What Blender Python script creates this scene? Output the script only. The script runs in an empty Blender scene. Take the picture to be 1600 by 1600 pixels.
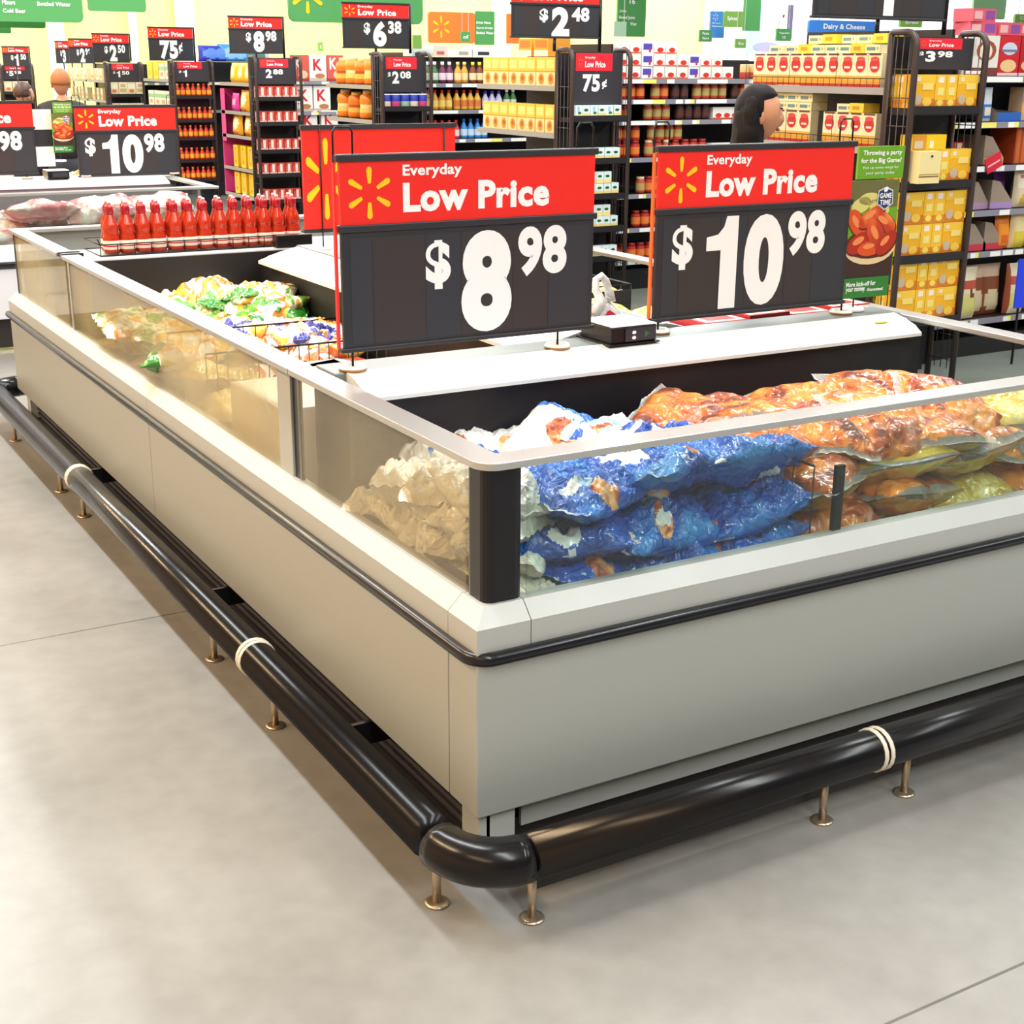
import bpy, bmesh, math, random
from math import sin, cos, pi, radians as R
from mathutils import Vector, Matrix, noise
random.seed(7)
SC = bpy.context.scene
COL = SC.collection

# ------------------------------------------------------------------ camera
CAM = Vector((-1.25113, -2.27918, 1.7)); FPX = 2161.86
CR = Vector((0.86466493, -0.50229494, 0.00737303))
CU = Vector((0.14861807, 0.26980038, 0.95137817))
CF = Vector((0.47986168, 0.82152757, -0.30793703))
cd = bpy.data.cameras.new('camera'); cam = bpy.data.objects.new('camera', cd); COL.objects.link(cam)
cd.sensor_width = 36; cd.lens = FPX / 1600 * 36; cd.clip_end = 200
m4 = Matrix((CR, CU, -CF)).transposed().to_4x4(); m4.translation = CAM
cam.matrix_world = m4
SC.camera = cam

def at(px, py, axis, val):
    """the point seen at pixel (px, py) of the 1600 frame, on the plane axis = val"""
    d = CF + CR * ((px - 800) / FPX) - CU * ((py - 800) / FPX)
    i = 'xyz'.index(axis); t = (val - CAM[i]) / d[i]
    return CAM + d * t

# ------------------------------------------------------------------ light, exposure
SC.view_settings.view_transform = 'Standard'; SC.view_settings.look = 'None'
SC.view_settings.gamma = 1.0; SC.view_settings.exposure = -0.13
SC.view_settings.use_curve_mapping = False
SC.cycles.max_bounces = 8; SC.cycles.transparent_max_bounces = 16
SC.cycles.caustics_reflective = False; SC.cycles.caustics_refractive = False

def lin(c):
    if isinstance(c, str): c = tuple(int(c[i:i + 2], 16) for i in (0, 2, 4))
    return tuple(((x / 255) / 12.92 if x <= 10 else (((x / 255) + .055) / 1.055) ** 2.4) for x in c) + (1.0,)

world = bpy.data.worlds.new('store_surroundings'); SC.world = world; world.use_nodes = True
wt = world.node_tree; wt.nodes.clear()
wo = wt.nodes.new('ShaderNodeOutputWorld'); wb = wt.nodes.new('ShaderNodeBackground')
wc = wt.nodes.new('ShaderNodeTexCoord'); wx = wt.nodes.new('ShaderNodeSeparateXYZ'); wr = wt.nodes.new('ShaderNodeValToRGB')
wm = wt.nodes.new('ShaderNodeMapRange')
wt.links.new(wc.outputs['Generated'], wx.inputs[0]); wt.links.new(wx.outputs['X'], wm.inputs['Value'])
wm.inputs['From Min'].default_value = -1; wm.inputs['From Max'].default_value = 1
wt.links.new(wm.outputs[0], wr.inputs[0])
wr.color_ramp.elements[0].position = 0.06; wr.color_ramp.elements[0].color = (1.0, .60, .30, 1)
wr.color_ramp.elements[1].position = 0.40; wr.color_ramp.elements[1].color = (.13, .155, .16, 1)
wt.links.new(wr.outputs[0], wb.inputs['Color']); wb.inputs['Strength'].default_value = 1.25
wt.links.new(wb.outputs[0], wo.inputs[0])

# ------------------------------------------------------------------ materials
def M(name, rgb, rough=.5, metal=0.0, coat=0.0, spec=.5, bump=0.0, bscale=60, emit=0.0):
    m = bpy.data.materials.get(name)
    if m: return m
    m = bpy.data.materials.new(name); m.use_nodes = True
    nt = m.node_tree; b = nt.nodes['Principled BSDF']
    b.inputs['Base Color'].default_value = lin(rgb); b.inputs['Roughness'].default_value = rough
    b.inputs['Metallic'].default_value = metal; b.inputs['Coat Weight'].default_value = coat
    b.inputs['Coat Roughness'].default_value = .12; b.inputs['Specular IOR Level'].default_value = spec
    if emit:
        b.inputs['Emission Color'].default_value = lin(rgb); b.inputs['Emission Strength'].default_value = emit
    if bump:
        t = nt.nodes.new('ShaderNodeTexCoord'); n = nt.nodes.new('ShaderNodeTexNoise'); n.inputs['Scale'].default_value = bscale
        n.inputs['Detail'].default_value = 3
        bp = nt.nodes.new('ShaderNodeBump'); bp.inputs['Strength'].default_value = bump; bp.inputs['Distance'].default_value = .01
        nt.links.new(t.outputs['Object'], n.inputs['Vector']); nt.links.new(n.outputs['Fac'], bp.inputs['Height'])
        nt.links.new(bp.outputs[0], b.inputs['Normal'])
    return m

def MN(name, stops, scale=6, rough=.35, coat=.3, bump=.35, bscale=18, detail=2, distort=1.0, const=True, stretch=(1, 1, 1)):
    """print on film or board: noise through a colour ramp, with crinkles"""
    m = bpy.data.materials.new(name); m.use_nodes = True; nt = m.node_tree; b = nt.nodes['Principled BSDF']
    t = nt.nodes.new('ShaderNodeTexCoord'); oi = nt.nodes.new('ShaderNodeObjectInfo')
    mu = nt.nodes.new('ShaderNodeMath'); mu.operation = 'MULTIPLY'; mu.inputs[1].default_value = 37.0
    nt.links.new(oi.outputs['Random'], mu.inputs[0])
    va = nt.nodes.new('ShaderNodeVectorMath'); va.operation = 'ADD'
    vs = nt.nodes.new('ShaderNodeVectorMath'); vs.operation = 'MULTIPLY'; vs.inputs[1].default_value = stretch
    nt.links.new(t.outputs['Object'], vs.inputs[0]); nt.links.new(vs.outputs[0], va.inputs[0]); nt.links.new(mu.outputs[0], va.inputs[1])
    n = nt.nodes.new('ShaderNodeTexNoise'); n.inputs['Scale'].default_value = scale; n.inputs['Detail'].default_value = detail
    n.inputs['Distortion'].default_value = distort
    nt.links.new(va.outputs[0], n.inputs['Vector'])
    r = nt.nodes.new('ShaderNodeValToRGB'); cr = r.color_ramp
    if const: cr.interpolation = 'CONSTANT'
    while len(cr.elements) < len(stops): cr.elements.new(.5)
    for e, (p, c) in zip(cr.elements, stops): e.position = p; e.color = lin(c)
    nt.links.new(n.outputs['Fac'], r.inputs[0]); nt.links.new(r.outputs[0], b.inputs['Base Color'])
    n2 = nt.nodes.new('ShaderNodeTexNoise'); n2.inputs['Scale'].default_value = bscale; n2.inputs['Detail'].default_value = 3
    n2.inputs['Distortion'].default_value = 1.5
    nt.links.new(va.outputs[0], n2.inputs['Vector'])
    bp = nt.nodes.new('ShaderNodeBump'); bp.inputs['Strength'].default_value = bump; bp.inputs['Distance'].default_value = .02
    nt.links.new(n2.outputs['Fac'], bp.inputs['Height']); nt.links.new(bp.outputs[0], b.inputs['Normal'])
    b.inputs['Roughness'].default_value = rough; b.inputs['Coat Weight'].default_value = coat; b.inputs['Coat Roughness'].default_value = .1
    return m

def glass(name, tint, haze=0.0, hcol='c8c0a8', refl=.05):
    m = bpy.data.materials.new(name); m.use_nodes = True; nt = m.node_tree; nt.nodes.clear()
    o = nt.nodes.new('ShaderNodeOutputMaterial'); tr = nt.nodes.new('ShaderNodeBsdfTransparent'); tr.inputs[0].default_value = lin(tint)
    gl = nt.nodes.new('ShaderNodeBsdfGlossy'); gl.inputs['Roughness'].default_value = .02
    lw = nt.nodes.new('ShaderNodeLayerWeight'); lw.inputs[0].default_value = .5
    pw = nt.nodes.new('ShaderNodeMath'); pw.operation = 'POWER'; pw.inputs[1].default_value = 5.0
    fr = nt.nodes.new('ShaderNodeMath'); fr.operation = 'MULTIPLY_ADD'; fr.inputs[1].default_value = .9; fr.inputs[2].default_value = refl
    nt.links.new(lw.outputs['Facing'], pw.inputs[0]); nt.links.new(pw.outputs[0], fr.inputs[0])
    mx = nt.nodes.new('ShaderNodeMixShader'); nt.links.new(fr.outputs[0], mx.inputs[0])
    nt.links.new(tr.outputs[0], mx.inputs[1]); nt.links.new(gl.outputs[0], mx.inputs[2])
    last = mx
    if haze:
        df = nt.nodes.new('ShaderNodeBsdfDiffuse'); df.inputs[0].default_value = lin(hcol)
        tl = nt.nodes.new('ShaderNodeBsdfTranslucent'); tl.inputs[0].default_value = lin(hcol)
        ds = nt.nodes.new('ShaderNodeMixShader'); ds.inputs[0].default_value = .4
        nt.links.new(df.outputs[0], ds.inputs[1]); nt.links.new(tl.outputs[0], ds.inputs[2])
        tc = nt.nodes.new('ShaderNodeTexCoord'); ns = nt.nodes.new('ShaderNodeTexNoise'); ns.inputs['Scale'].default_value = 2.2
        nt.links.new(tc.outputs['Object'], ns.inputs['Vector'])
        mr = nt.nodes.new('ShaderNodeMapRange'); mr.inputs['From Min'].default_value = .35; mr.inputs['From Max'].default_value = .65
        mr.inputs['To Min'].default_value = haze * .6; mr.inputs['To Max'].default_value = haze * 1.25
        nt.links.new(ns.outputs['Fac'], mr.inputs['Value'])
        m2 = nt.nodes.new('ShaderNodeMixShader'); nt.links.new(mr.outputs[0], m2.inputs[0])
        nt.links.new(mx.outputs[0], m2.inputs[1]); nt.links.new(ds.outputs[0], m2.inputs[2]); last = m2
    nt.links.new(last.outputs[0], o.inputs[0])
    return m

# setting
def floor_mat():
    m = bpy.data.materials.new('polished_concrete'); m.use_nodes = True; nt = m.node_tree; b = nt.nodes['Principled BSDF']
    t = nt.nodes.new('ShaderNodeTexCoord')
    n1 = nt.nodes.new('ShaderNodeTexNoise'); n1.inputs['Scale'].default_value = 1.6; n1.inputs['Detail'].default_value = 6
    n2 = nt.nodes.new('ShaderNodeTexNoise'); n2.inputs['Scale'].default_value = 14; n2.inputs['Detail'].default_value = 5
    for n in (n1, n2): nt.links.new(t.outputs['Object'], n.inputs['Vector'])
    r = nt.nodes.new('ShaderNodeValToRGB'); r.color_ramp.elements[0].position = .3; r.color_ramp.elements[0].color = lin('7d7b77')
    r.color_ramp.elements[1].position = .7; r.color_ramp.elements[1].color = lin('94928f')
    mx = nt.nodes.new('ShaderNodeMix'); mx.data_type = 'FLOAT'; mx.inputs[0].default_value = .4
    nt.links.new(n1.outputs['Fac'], mx.inputs[2]); nt.links.new(n2.outputs['Fac'], mx.inputs[3])
    nt.links.new(mx.outputs[0], r.inputs[0])
    sx = nt.nodes.new('ShaderNodeSeparateXYZ'); nt.links.new(t.outputs['Object'], sx.inputs[0])
    a = nt.nodes.new('ShaderNodeMath'); a.operation = 'ADD'; a.inputs[1].default_value = 100 * 2.628 - 1.862
    md = nt.nodes.new('ShaderNodeMath'); md.operation = 'PINGPONG'; md.inputs[1].default_value = 1.314
    nt.links.new(sx.outputs['Y'], a.inputs[0]); nt.links.new(a.outputs[0], md.inputs[0])
    lt = nt.nodes.new('ShaderNodeMath'); lt.operation = 'LESS_THAN'; lt.inputs[1].default_value = .0035
    nt.links.new(md.outputs[0], lt.inputs[0])
    mc = nt.nodes.new('ShaderNodeMix'); mc.data_type = 'RGBA'; nt.links.new(lt.outputs[0], mc.inputs[0])
    nt.links.new(r.outputs[0], mc.inputs[6]); mc.inputs[7].default_value = lin('595650')
    nt.links.new(mc.outputs[2], b.inputs['Base Color'])
    rr = nt.nodes.new('ShaderNodeMapRange'); rr.inputs['To Min'].default_value = .22; rr.inputs['To Max'].default_value = .42
    nt.links.new(n1.outputs['Fac'], rr.inputs['Value']); nt.links.new(rr.outputs[0], b.inputs['Roughness'])
    return m
FLOOR = floor_mat()
YELLOW = M('yellow_wall_paint', 'fff08e', .6); WHITEWALL = M('white_wall_paint', 'e4ecff', .6); CEIL = M('ceiling_white', 'e8e8e4', .8)
PILW = M('column_white', 'fafafa', .6)
# freezer
GREY = M('grey_cabinet_paint', 'b0b3ae', .42, metal=.3)
GREYT = M('grey_trim_paint', 'b6b8b5', .42, metal=.2)
ALU = M('aluminium_rail', 'c6c5c2', .32, metal=.65)
BLACK = M('black_plastic', '121116', .3, coat=.25, spec=.3)
RUBBER = M('black_guard_plastic', '131113', .22, coat=.0, spec=.3)
DARK = M('dark_liner', '17151a', .5)
KICK = M('kick_plate_black', '2b2526', .45)
LEDGE = M('white_ledge', 'e2e4e2', .3); LEDGEG = M('grey_ledge', '7f8787', .35, metal=.2)
STEEL = M('steel_post', 'b9a890', .3, metal=.8)
RING = M('pale_ring', 'e6dccb', .4)
LINERG = M('grey_liner', '9a9c98', .4, metal=.2)
GL_F = glass('clear_glass', 'eff6f2'); GL_L = glass('hazy_glass', 'f8f6ee', .16, 'cdc4a8'); GL_M = glass('hazier_glass', 'f6f2e4', .34, 'd6cba8')  # left panes have a beige haze mixed into the glass
# signs
RED = M('sign_red', 'f0281e', .4); ORED = M('sign_edge_orange', 'e8642a', .4); SBLK = M('sign_black', '2c2a2e', .45); SBLK2 = M('sign_slot_brown_black', '362e2d', .5)
SBLK3 = M('sign_slot_grey_black', '303036', .5)
WHITE = M('white', 'f6f6f4', .45); SPARK = M('spark_yellow', 'ffc818', .4); WIRE = M('black_wire', '1a1618', .4, metal=.3)
BASEW = M('sign_foot_white', 'e9e6df', .3); BASEB = M('sign_foot_ochre', 'b07d45', .4)
GREEN = M('sign_green', '4f9a55', .5); LGREEN = M('sign_light_green', '7fae4e', .5); PGREEN = M('poster_green', '6aa61e', .5); DGREEN = M('poster_dark_green', '2f7a2c', .5)
ORANGE = M('sign_orange', 'f2782e', .5); BLUE = M('sign_blue', '3f86e0', .5); PALEBLUE = M('pale_blue', 'b9d2f0', .5); PALEGREEN = M('pale_green_card', 'bfe0c4', .5)
RACKM = M('rack_brown_metal', '4a3d3b', .4, metal=.4); SHELFB = M('shelf_black', '231f22', .45); SHELFG = M('shelf_grey', 'a7a4a2', .4, metal=.3)
STRIP = M('price_strip_grey', '8d8a96', .4); TAGW = M('price_tag_white', 'f7f7f2', .5); TAGY = M('price_tag_yellow', 'f6ee74', .5)
HEADB = M('header_black', '343036', .5)

# ------------------------------------------------------------------ mesh building
_glyph = {}
def glyphs(s, bold):
    k = (s, bold)
    if k in _glyph: return _glyph[k]
    cu = bpy.data.curves.new('t', 'FONT'); cu.body = s; cu.size = 1; cu.offset = bold; cu.resolution_u = 6 if all(q in '0123456789$' for q in s) else 3; cu.fill_mode = 'BOTH'
    if bold: cu.space_character = 1 + bold * 1.5
    o = bpy.data.objects.new('t', cu); COL.objects.link(o)
    dg = bpy.context.evaluated_depsgraph_get(); me = bpy.data.meshes.new_from_object(o.evaluated_get(dg))
    vs = [(v.co.x, v.co.y) for v in me.vertices]; fs = [tuple(p.vertices) for p in me.polygons]
    bpy.data.objects.remove(o); bpy.data.curves.remove(cu); bpy.data.meshes.remove(me)
    _glyph[k] = (vs, fs); return vs, fs

class MB:
    def __init__(s): s.v = []; s.f = []; s.mi = []; s.sm = []; s.mats = []
    def _m(s, m):
        if m not in s.mats: s.mats.append(m)
        return s.mats.index(m)
    def add(s, vs, fs, m, smooth=False):
        b = len(s.v); s.v += [tuple(v) for v in vs]
        for i, f in enumerate(fs):
            s.f.append(tuple(b + q for q in f)); s.mi.append(s._m(m[i] if isinstance(m, list) else m)); s.sm.append(smooth)
        return s
    def box(s, x0, y0, z0, x1, y1, z1, m):
        vs = [(x, y, z) for z in (z0, z1) for y in (y0, y1) for x in (x0, x1)]
        return s.add(vs, [(0, 2, 3, 1), (4, 5, 7, 6), (0, 1, 5, 4), (1, 3, 7, 5), (3, 2, 6, 7), (2, 0, 4, 6)], m)
    def quad(s, a, b, c, d, m): return s.add([a, b, c, d], [(0, 1, 2, 3)], m)
    def fq(s, x0, z0, x1, z1, y, m):
        """a printed patch facing -Y"""
        return s.add([(x0, y, z0), (x1, y, z0), (x1, y, z1), (x0, y, z1)], [(0, 1, 2, 3)], m)
    def fpoly(s, pts, y, m): return s.add([(x, y, z) for x, z in pts], [tuple(range(len(pts)))], m)
    def fell(s, cx, cz, rx, rz, y, m, n=20, rot=0.0):
        pts = []
        for k in range(n):
            a = 2 * pi * k / n; x, z = rx * cos(a), rz * sin(a)
            pts.append((cx + x * cos(rot) - z * sin(rot), cz + x * sin(rot) + z * cos(rot)))
        return s.fpoly(pts, y, m)
    def prism(s, out, z0, z1, m):
        n = len(out); vs = [(x, y, z0) for x, y in out] + [(x, y, z1) for x, y in out]
        return s.add(vs, [tuple(range(n))[::-1], tuple(range(n, 2 * n))] + [(i, (i + 1) % n, n + (i + 1) % n, n + i) for i in range(n)], m)
    def extr(s, prof, axis, a, b, m):
        """profile of (d, z) run along an axis: axis 'x' -> d is y, axis 'y' -> d is x"""
        n = len(prof); P = (lambda d, z, t: (t, d, z)) if axis == 'x' else (lambda d, z, t: (d, t, z))
        vs = [P(d, z, a) for d, z in prof] + [P(d, z, b) for d, z in prof]
        return s.add(vs, [tuple(range(n)), tuple(range(n, 2 * n))[::-1]] + [(i, n + i, n + (i + 1) % n, (i + 1) % n) for i in range(n)], m)
    def sweep(s, path, prof, m):
        """path: list of (x, y, ox, oy); profile (d, z) moved d along (ox, oy)"""
        n = len(prof); k = len(path); vs = [(x + ox * d, y + oy * d, z) for x, y, ox, oy in path for d, z in prof]
        fs = [tuple(range(n)), tuple(range((k - 1) * n, k * n))[::-1]]
        for j in range(k - 1):
            for i in range(n): fs.append((j * n + i, (j + 1) * n + i, (j + 1) * n + (i + 1) % n, j * n + (i + 1) % n))
        return s.add(vs, fs, m)
    def tube(s, pts, r, m, n=8, closed=False):
        pts = [Vector(p) for p in pts]; k = len(pts); vs = []; up = None
        for i, p in enumerate(pts):
            a = pts[(i - 1) % k] if (closed or i) else p; b = pts[(i + 1) % k] if (closed or i < k - 1) else p
            t = (b - a).normalized()
            if up is None: up = Vector((0, 0, 1)) if abs(t.z) < .9 else Vector((1, 0, 0))
            e = t.cross(up).normalized(); up = e.cross(t).normalized()
            rr = r[i] if isinstance(r, (list, tuple)) else r
            vs += [tuple(p + (e * cos(2 * pi * q / n) + up * sin(2 * pi * q / n)) * rr) for q in range(n)]
        fs = []
        for i in range(k if closed else k - 1):
            j = (i + 1) % k
            for q in range(n): fs.append((i * n + q, i * n + (q + 1) % n, j * n + (q + 1) % n, j * n + q))
        if not closed: fs += [tuple(range(n))[::-1], tuple(range((k - 1) * n, k * n))]
        return s.add(vs, fs, m, True)
    def lathe(s, prof, m, c=(0, 0, 0), n=16):
        """prof: list of (r, z) or (r, z, mat for the band above it)"""
        vs = []; fs = []; ms = []
        for p in prof: vs += [(c[0] + p[0] * cos(2 * pi * q / n), c[1] + p[0] * sin(2 * pi * q / n), c[2] + p[1]) for q in range(n)]
        cur = m
        for i in range(len(prof) - 1):
            if len(prof[i]) > 2: cur = prof[i][2]
            for q in range(n): fs.append((i * n + q, i * n + (q + 1) % n, (i + 1) * n + (q + 1) % n, (i + 1) * n + q)); ms.append(cur)
        fs.append(tuple(range(n))[::-1]); ms.append(ms[0]); fs.append(tuple(range((len(prof) - 1) * n, len(prof) * n))); ms.append(ms[-1])
        return s.add(vs, fs, ms, True)
    def ell(s, c, rad, m, n=14, k=9, fn=None):
        vs = []; fs = []
        for i in range(k + 1):
            t = pi * i / k
            for q in range(n):
                a = 2 * pi * q / n; d = Vector((sin(t) * cos(a), sin(t) * sin(a), cos(t)))
                p = Vector((d.x * rad[0], d.y * rad[1], d.z * rad[2]))
                if fn: p = fn(d, p)
                vs.append((c[0] + p.x, c[1] + p.y, c[2] + p.z))
        for i in range(k):
            for q in range(n): fs.append((i * n + q, (i + 1) * n + q, (i + 1) * n + (q + 1) % n, i * n + (q + 1) % n))
        return s.add(vs, fs, m, True)
    def text(s, t, x0, x1, z0, z1, y, m, bold=.03, keep=False):
        """lettering facing -Y, fitted into x0..x1, z0..z1"""
        vs, fs = glyphs(t, bold)
        if not vs: return s
        xs = [v[0] for v in vs]; zs = [v[1] for v in vs]; a, b, c, d = min(xs), max(xs), min(zs), max(zs)
        sx = (x1 - x0) / (b - a); sz = (z1 - z0) / (d - c)
        if keep: sx = min(sx, sz); sz = sx
        return s.add([(x0 + (q[0] - a) * sx, y, z0 + (q[1] - c) * sz) for q in vs], fs, m)
    def one(s, x0, x1, z0, z1, y, m):
        """the figure 1 with its flag"""
        return s.add([(x0 + (x1 - x0) * u, y, z0 + (z1 - z0) * v) for u, v in ((.46, 0), (1, 0), (1, 1), (.62, 1), (.54, .89), (.36, .81), (0, .785), (0, .64), (.46, .64))], [(0, 1, 2, 3, 4, 5, 8), (5, 6, 7, 8)], m)
    def spark(s, cx, cz, rx, rz, y, m):
        for k in range(6):
            a = pi / 2 + k * pi / 3; pts = []
            for t, w in ((.36, .055), (.42, .075), (.86, .115), (.95, .09), (1.0, .0), (.95, -.09), (.86, -.115), (.42, -.075), (.36, -.055)):
                pts.append((cx + (t * cos(a) - w * sin(a)) * rx, cz + (t * sin(a) + w * cos(a)) * rz))
            s.fpoly(pts, y, m)
        return s
    def mesh(s, name):
        me = bpy.data.meshes.new(name); me.from_pydata(s.v, [], s.f)
        for m in s.mats: me.materials.append(m)
        me.polygons.foreach_set('material_index', s.mi); me.polygons.foreach_set('use_smooth', s.sm); me.update()
        return me
    def build(s, name, parent=None, bevel=0.0, loc=(0, 0, 0), rz=0.0):
        o = bpy.data.objects.new(name, s.mesh(name)); COL.objects.link(o); o.location = loc; o.rotation_euler = (0, 0, rz)
        if parent: o.parent = parent
        if bevel:
            b = o.modifiers.new('b', 'BEVEL'); b.width = bevel; b.segments = 2; b.limit_method = 'ANGLE'
        return o

def tag(o, label=None, cat=None, group=None, kind=None):
    if label:
        o['label'] = label
        n = len(label.split())
        if cat and not 4 <= n <= 16: print('LABEL LENGTH', n, label)
    if cat: o['category'] = cat
    if group: o['group'] = group
    if kind: o['kind'] = kind
    return o
def thing(name, label, cat, loc=(0, 0, 0), rz=0.0, group=None):
    o = bpy.data.objects.new(name, None); COL.objects.link(o); o.location = loc; o.rotation_euler = (0, 0, rz); o.empty_display_size = .1
    return tag(o, label, cat, group)
def inst(me, name, label, cat, loc, rz=0.0, group=None, rot=None, scale=None):
    o = bpy.data.objects.new(name, me); COL.objects.link(o); o.location = loc; o.rotation_euler = rot if rot else (0, 0, rz)
    if scale: o.scale = scale
    return tag(o, label, cat, group)
ORD = ['leftmost', 'second from left', 'third from left', 'fourth from left', 'fifth from left', 'sixth from left', 'seventh from left', 'eighth from left', 'ninth from left',
       'tenth from left', 'eleventh from left', 'twelfth from left', 'thirteenth from left', 'fourteenth from left', 'fifteenth from left', 'sixteenth from left',
       'seventeenth from left', 'eighteenth from left', 'nineteenth from left', 'twentieth from left']
def ordn(i, n): return 'rightmost' if (i == n - 1 and n > 1) else (ORD[i] if i < len(ORD) else ORD[-1])

# ------------------------------------------------------------------ the setting
def struct(o): o['kind'] = 'structure'; return o
struct(MB().box(-14, -9, -.1, 27, 31, 0, FLOOR).build('floor'))
struct(MB().box(-14, 30, 0, 27, 30.3, 6, YELLOW).build('wall_back'))
XR = at(1099, 60, 'y', 30).x
struct(MB().box(XR, -9, 0, XR + .3, 30, 6, WHITEWALL).build('wall_right'))
struct(MB().box(-14, -9, 6.0, 27, 31, 6.2, CEIL).build('ceiling'))
for i, px in enumerate(((75, 96), (276, 300), (203, 210), (771, 792))):
    a = at(px[0], 40, 'y', 29.9); b = at(px[1], 40, 'y', 29.9)
    struct(MB().box(a.x, 29.7, 0, b.x, 30, 6, PILW).build('trim_%d' % (i + 1)))

def unseen_ceiling_lamp(i, j, x, y):
    warm = i == 0  # first row tinted warm to colour the left side of the island
    t = thing('unseen_ceiling_lamp', 'long unseen fluorescent strip lamp under the ceiling, %s strip of the %s row' % (['first', 'second', 'third', 'fourth', 'fifth'][j], ['first', 'second', 'third', 'fourth', 'fifth', 'sixth'][i]), 'lamp', (x, y, 5.8))
    MB().box(-.18, -2.6, 0, .18, 2.6, .2, CEIL).build('housing', t)
    ld = bpy.data.lights.new('tube_light', 'AREA'); ld.shape = 'RECTANGLE'; ld.size = .34; ld.size_y = 5.2; ld.energy = ((230, 700, 640, 460, 560) if warm else (330, 360 if i == 1 else 400, 440, 460, 560))[j]; ld.color = (1.0, .71, .42) if warm else (.95, 1.0, 1.0)
    lo = bpy.data.objects.new('tube_light', ld); COL.objects.link(lo); lo.parent = t; lo.location = (0, 0, -.02)
for i, x in enumerate((-5.0, -0.5, 4.0, 10.0, 16.5, 22.0)):  # unseen lamps; last two rows and the far strips added to brighten the walls
    for j, y in enumerate((-4.5, 3.0, 10.5, 20.0, 26.5)):
        if x < 12 or j > 2: unseen_ceiling_lamp(i, j, x, y)

# ------------------------------------------------------------------ freezer islands
def arc(cx, cy, r, a0, a1, z, n=8): return [(cx + r * cos(R(a0 + (a1 - a0) * k / n)), cy + r * sin(R(a0 + (a1 - a0) * k / n)), z) for k in range(n + 1)]
W, L = 2.17, 4.68; BK1, BK2 = 1.06, 3.56
isl = thing('freezer_island', 'large grey open freezer island with glass sides and a black foot guard', 'freezer', (0, 0, 0))
def P(mb, name, bevel=0.0, label=None, par=None):
    o = mb.build(name, par or isl, bevel)
    if label: o['label'] = label
    return o
for a, b in ((.002, .126), (.129, 2.353), (2.357, L)):
    P(MB().box(0, a, .17, .02, b, .534, GREY), 'side_panel', .003)
P(MB().box(.001, 0, .17, W, .02, .534, GREY), 'front_panel', .003)
P(MB().box(W - .02, .021, .17, W, L, .534, GREY), 'side_panel', .003)
P(MB().box(.021, L - .02, .17, W - .021, L, .534, GREY), 'back_panel', .003)
TP = [(0, .5345), (0, .603), (.034, .638), (.066, .638), (.066, .5345)]
P(MB().sweep([(0, .1265, 1, 0), (0, 0, 1, 1), (.1275, 0, 0, 1)], TP, GREYT), 'corner_trim')
P(MB().extr(TP, 'y', .1285, 2.354, GREYT), 'sill_trim'); P(MB().extr(TP, 'y', 2.356, L, GREYT), 'sill_trim')
P(MB().extr(TP, 'x', .1295, W, GREYT), 'sill_trim')
P(MB().extr([(W - d, z) for d, z in TP], 'y', .07, L, GREYT), 'sill_trim'); P(MB().extr([(L - d, z) for d, z in TP], 'x', .07, W - .07, GREYT), 'sill_trim')
bz = .536; br = .03
bp = [(-.006, L + .004, bz)] + [(-.006, .05, bz)] + arc(.04, .04, .046, 180, 270, bz)[1:] + [(W - .04, -.006, bz)] + arc(W - .04, .04, .046, 270, 360, bz)[1:] + [(W + .006, L, bz)]
P(MB().tube(bp, .0155, BLACK, 10), 'bumper_strip', label='glossy black bumper strip round the cabinet')
# glass
for y0, y1, m in ((.13, BK1, GL_L), (1.2, BK2 - .02, GL_M), (BK2 + .05, L - .03, GL_M)):
    P(MB().box(.045, y0, .632, .053, y1, .925, m), 'glass_pane', label='hazy glass pane')
P(MB().box(.145, .045, .632, W - .13, .053, .925, GL_F), 'glass_pane', label='clear glass pane at the front')
for y0, y1 in ((.13, BK1), (1.2, BK2), (BK2 + .05, L - .05)): P(MB().box(W - .053, y0, .632, W - .045, y1, .925, GL_F), 'glass_pane')
P(MB().box(.13, L - .053, .632, W - .13, L - .045, .925, GL_F), 'glass_pane')
def rpost(x0, y0, x1, y1, r=.03):
    out = []
    for cx, cy, a in ((x0 + r, y0 + r, 180), (x1 - r, y0 + r, 270), (x1 - r, y1 - r, 0), (x0 + r, y1 - r, 90)):
        out += [(cx + r * cos(R(a + q * 22.5)), cy + r * sin(R(a + q * 22.5))) for q in range(5)]
    return out
P(MB().prism(rpost(.042, .042, .135, .128, .022), .636, .926, BLACK), 'corner_post', label='black rounded corner post')
P(MB().prism(rpost(W - .13, .045, W - .045, .128, .022), .636, .926, BLACK), 'corner_post')
for y in (L - .05, ): P(MB().box(.042, y, .636, .06, y + .012, .926, BLACK), 'corner_post')
P(MB().box(.043, BK1 + .045, .632, .075, 1.2, .926, GREYT), 'frame_upright', .002)
P(MB().box(.05, BK1, .632, .06, BK1 + .044, .926, BLACK), 'joint_seal')
P(MB().box(.043, BK2 - .02, .632, .06, BK2 + .005, .926, ALU), 'frame_upright'); P(MB().box(.05, BK2 + .006, .632, .058, BK2 + .02, .926, BLACK), 'joint_seal')
P(MB().box(.063, .05, .64, .066, .3, .66, DARK), 'joint_seal')
P(MB().box(1.004, .054, .60, 1.03, .066, .80, BLACK), 'glass_clip', label='black upright clip behind the front glass')
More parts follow.
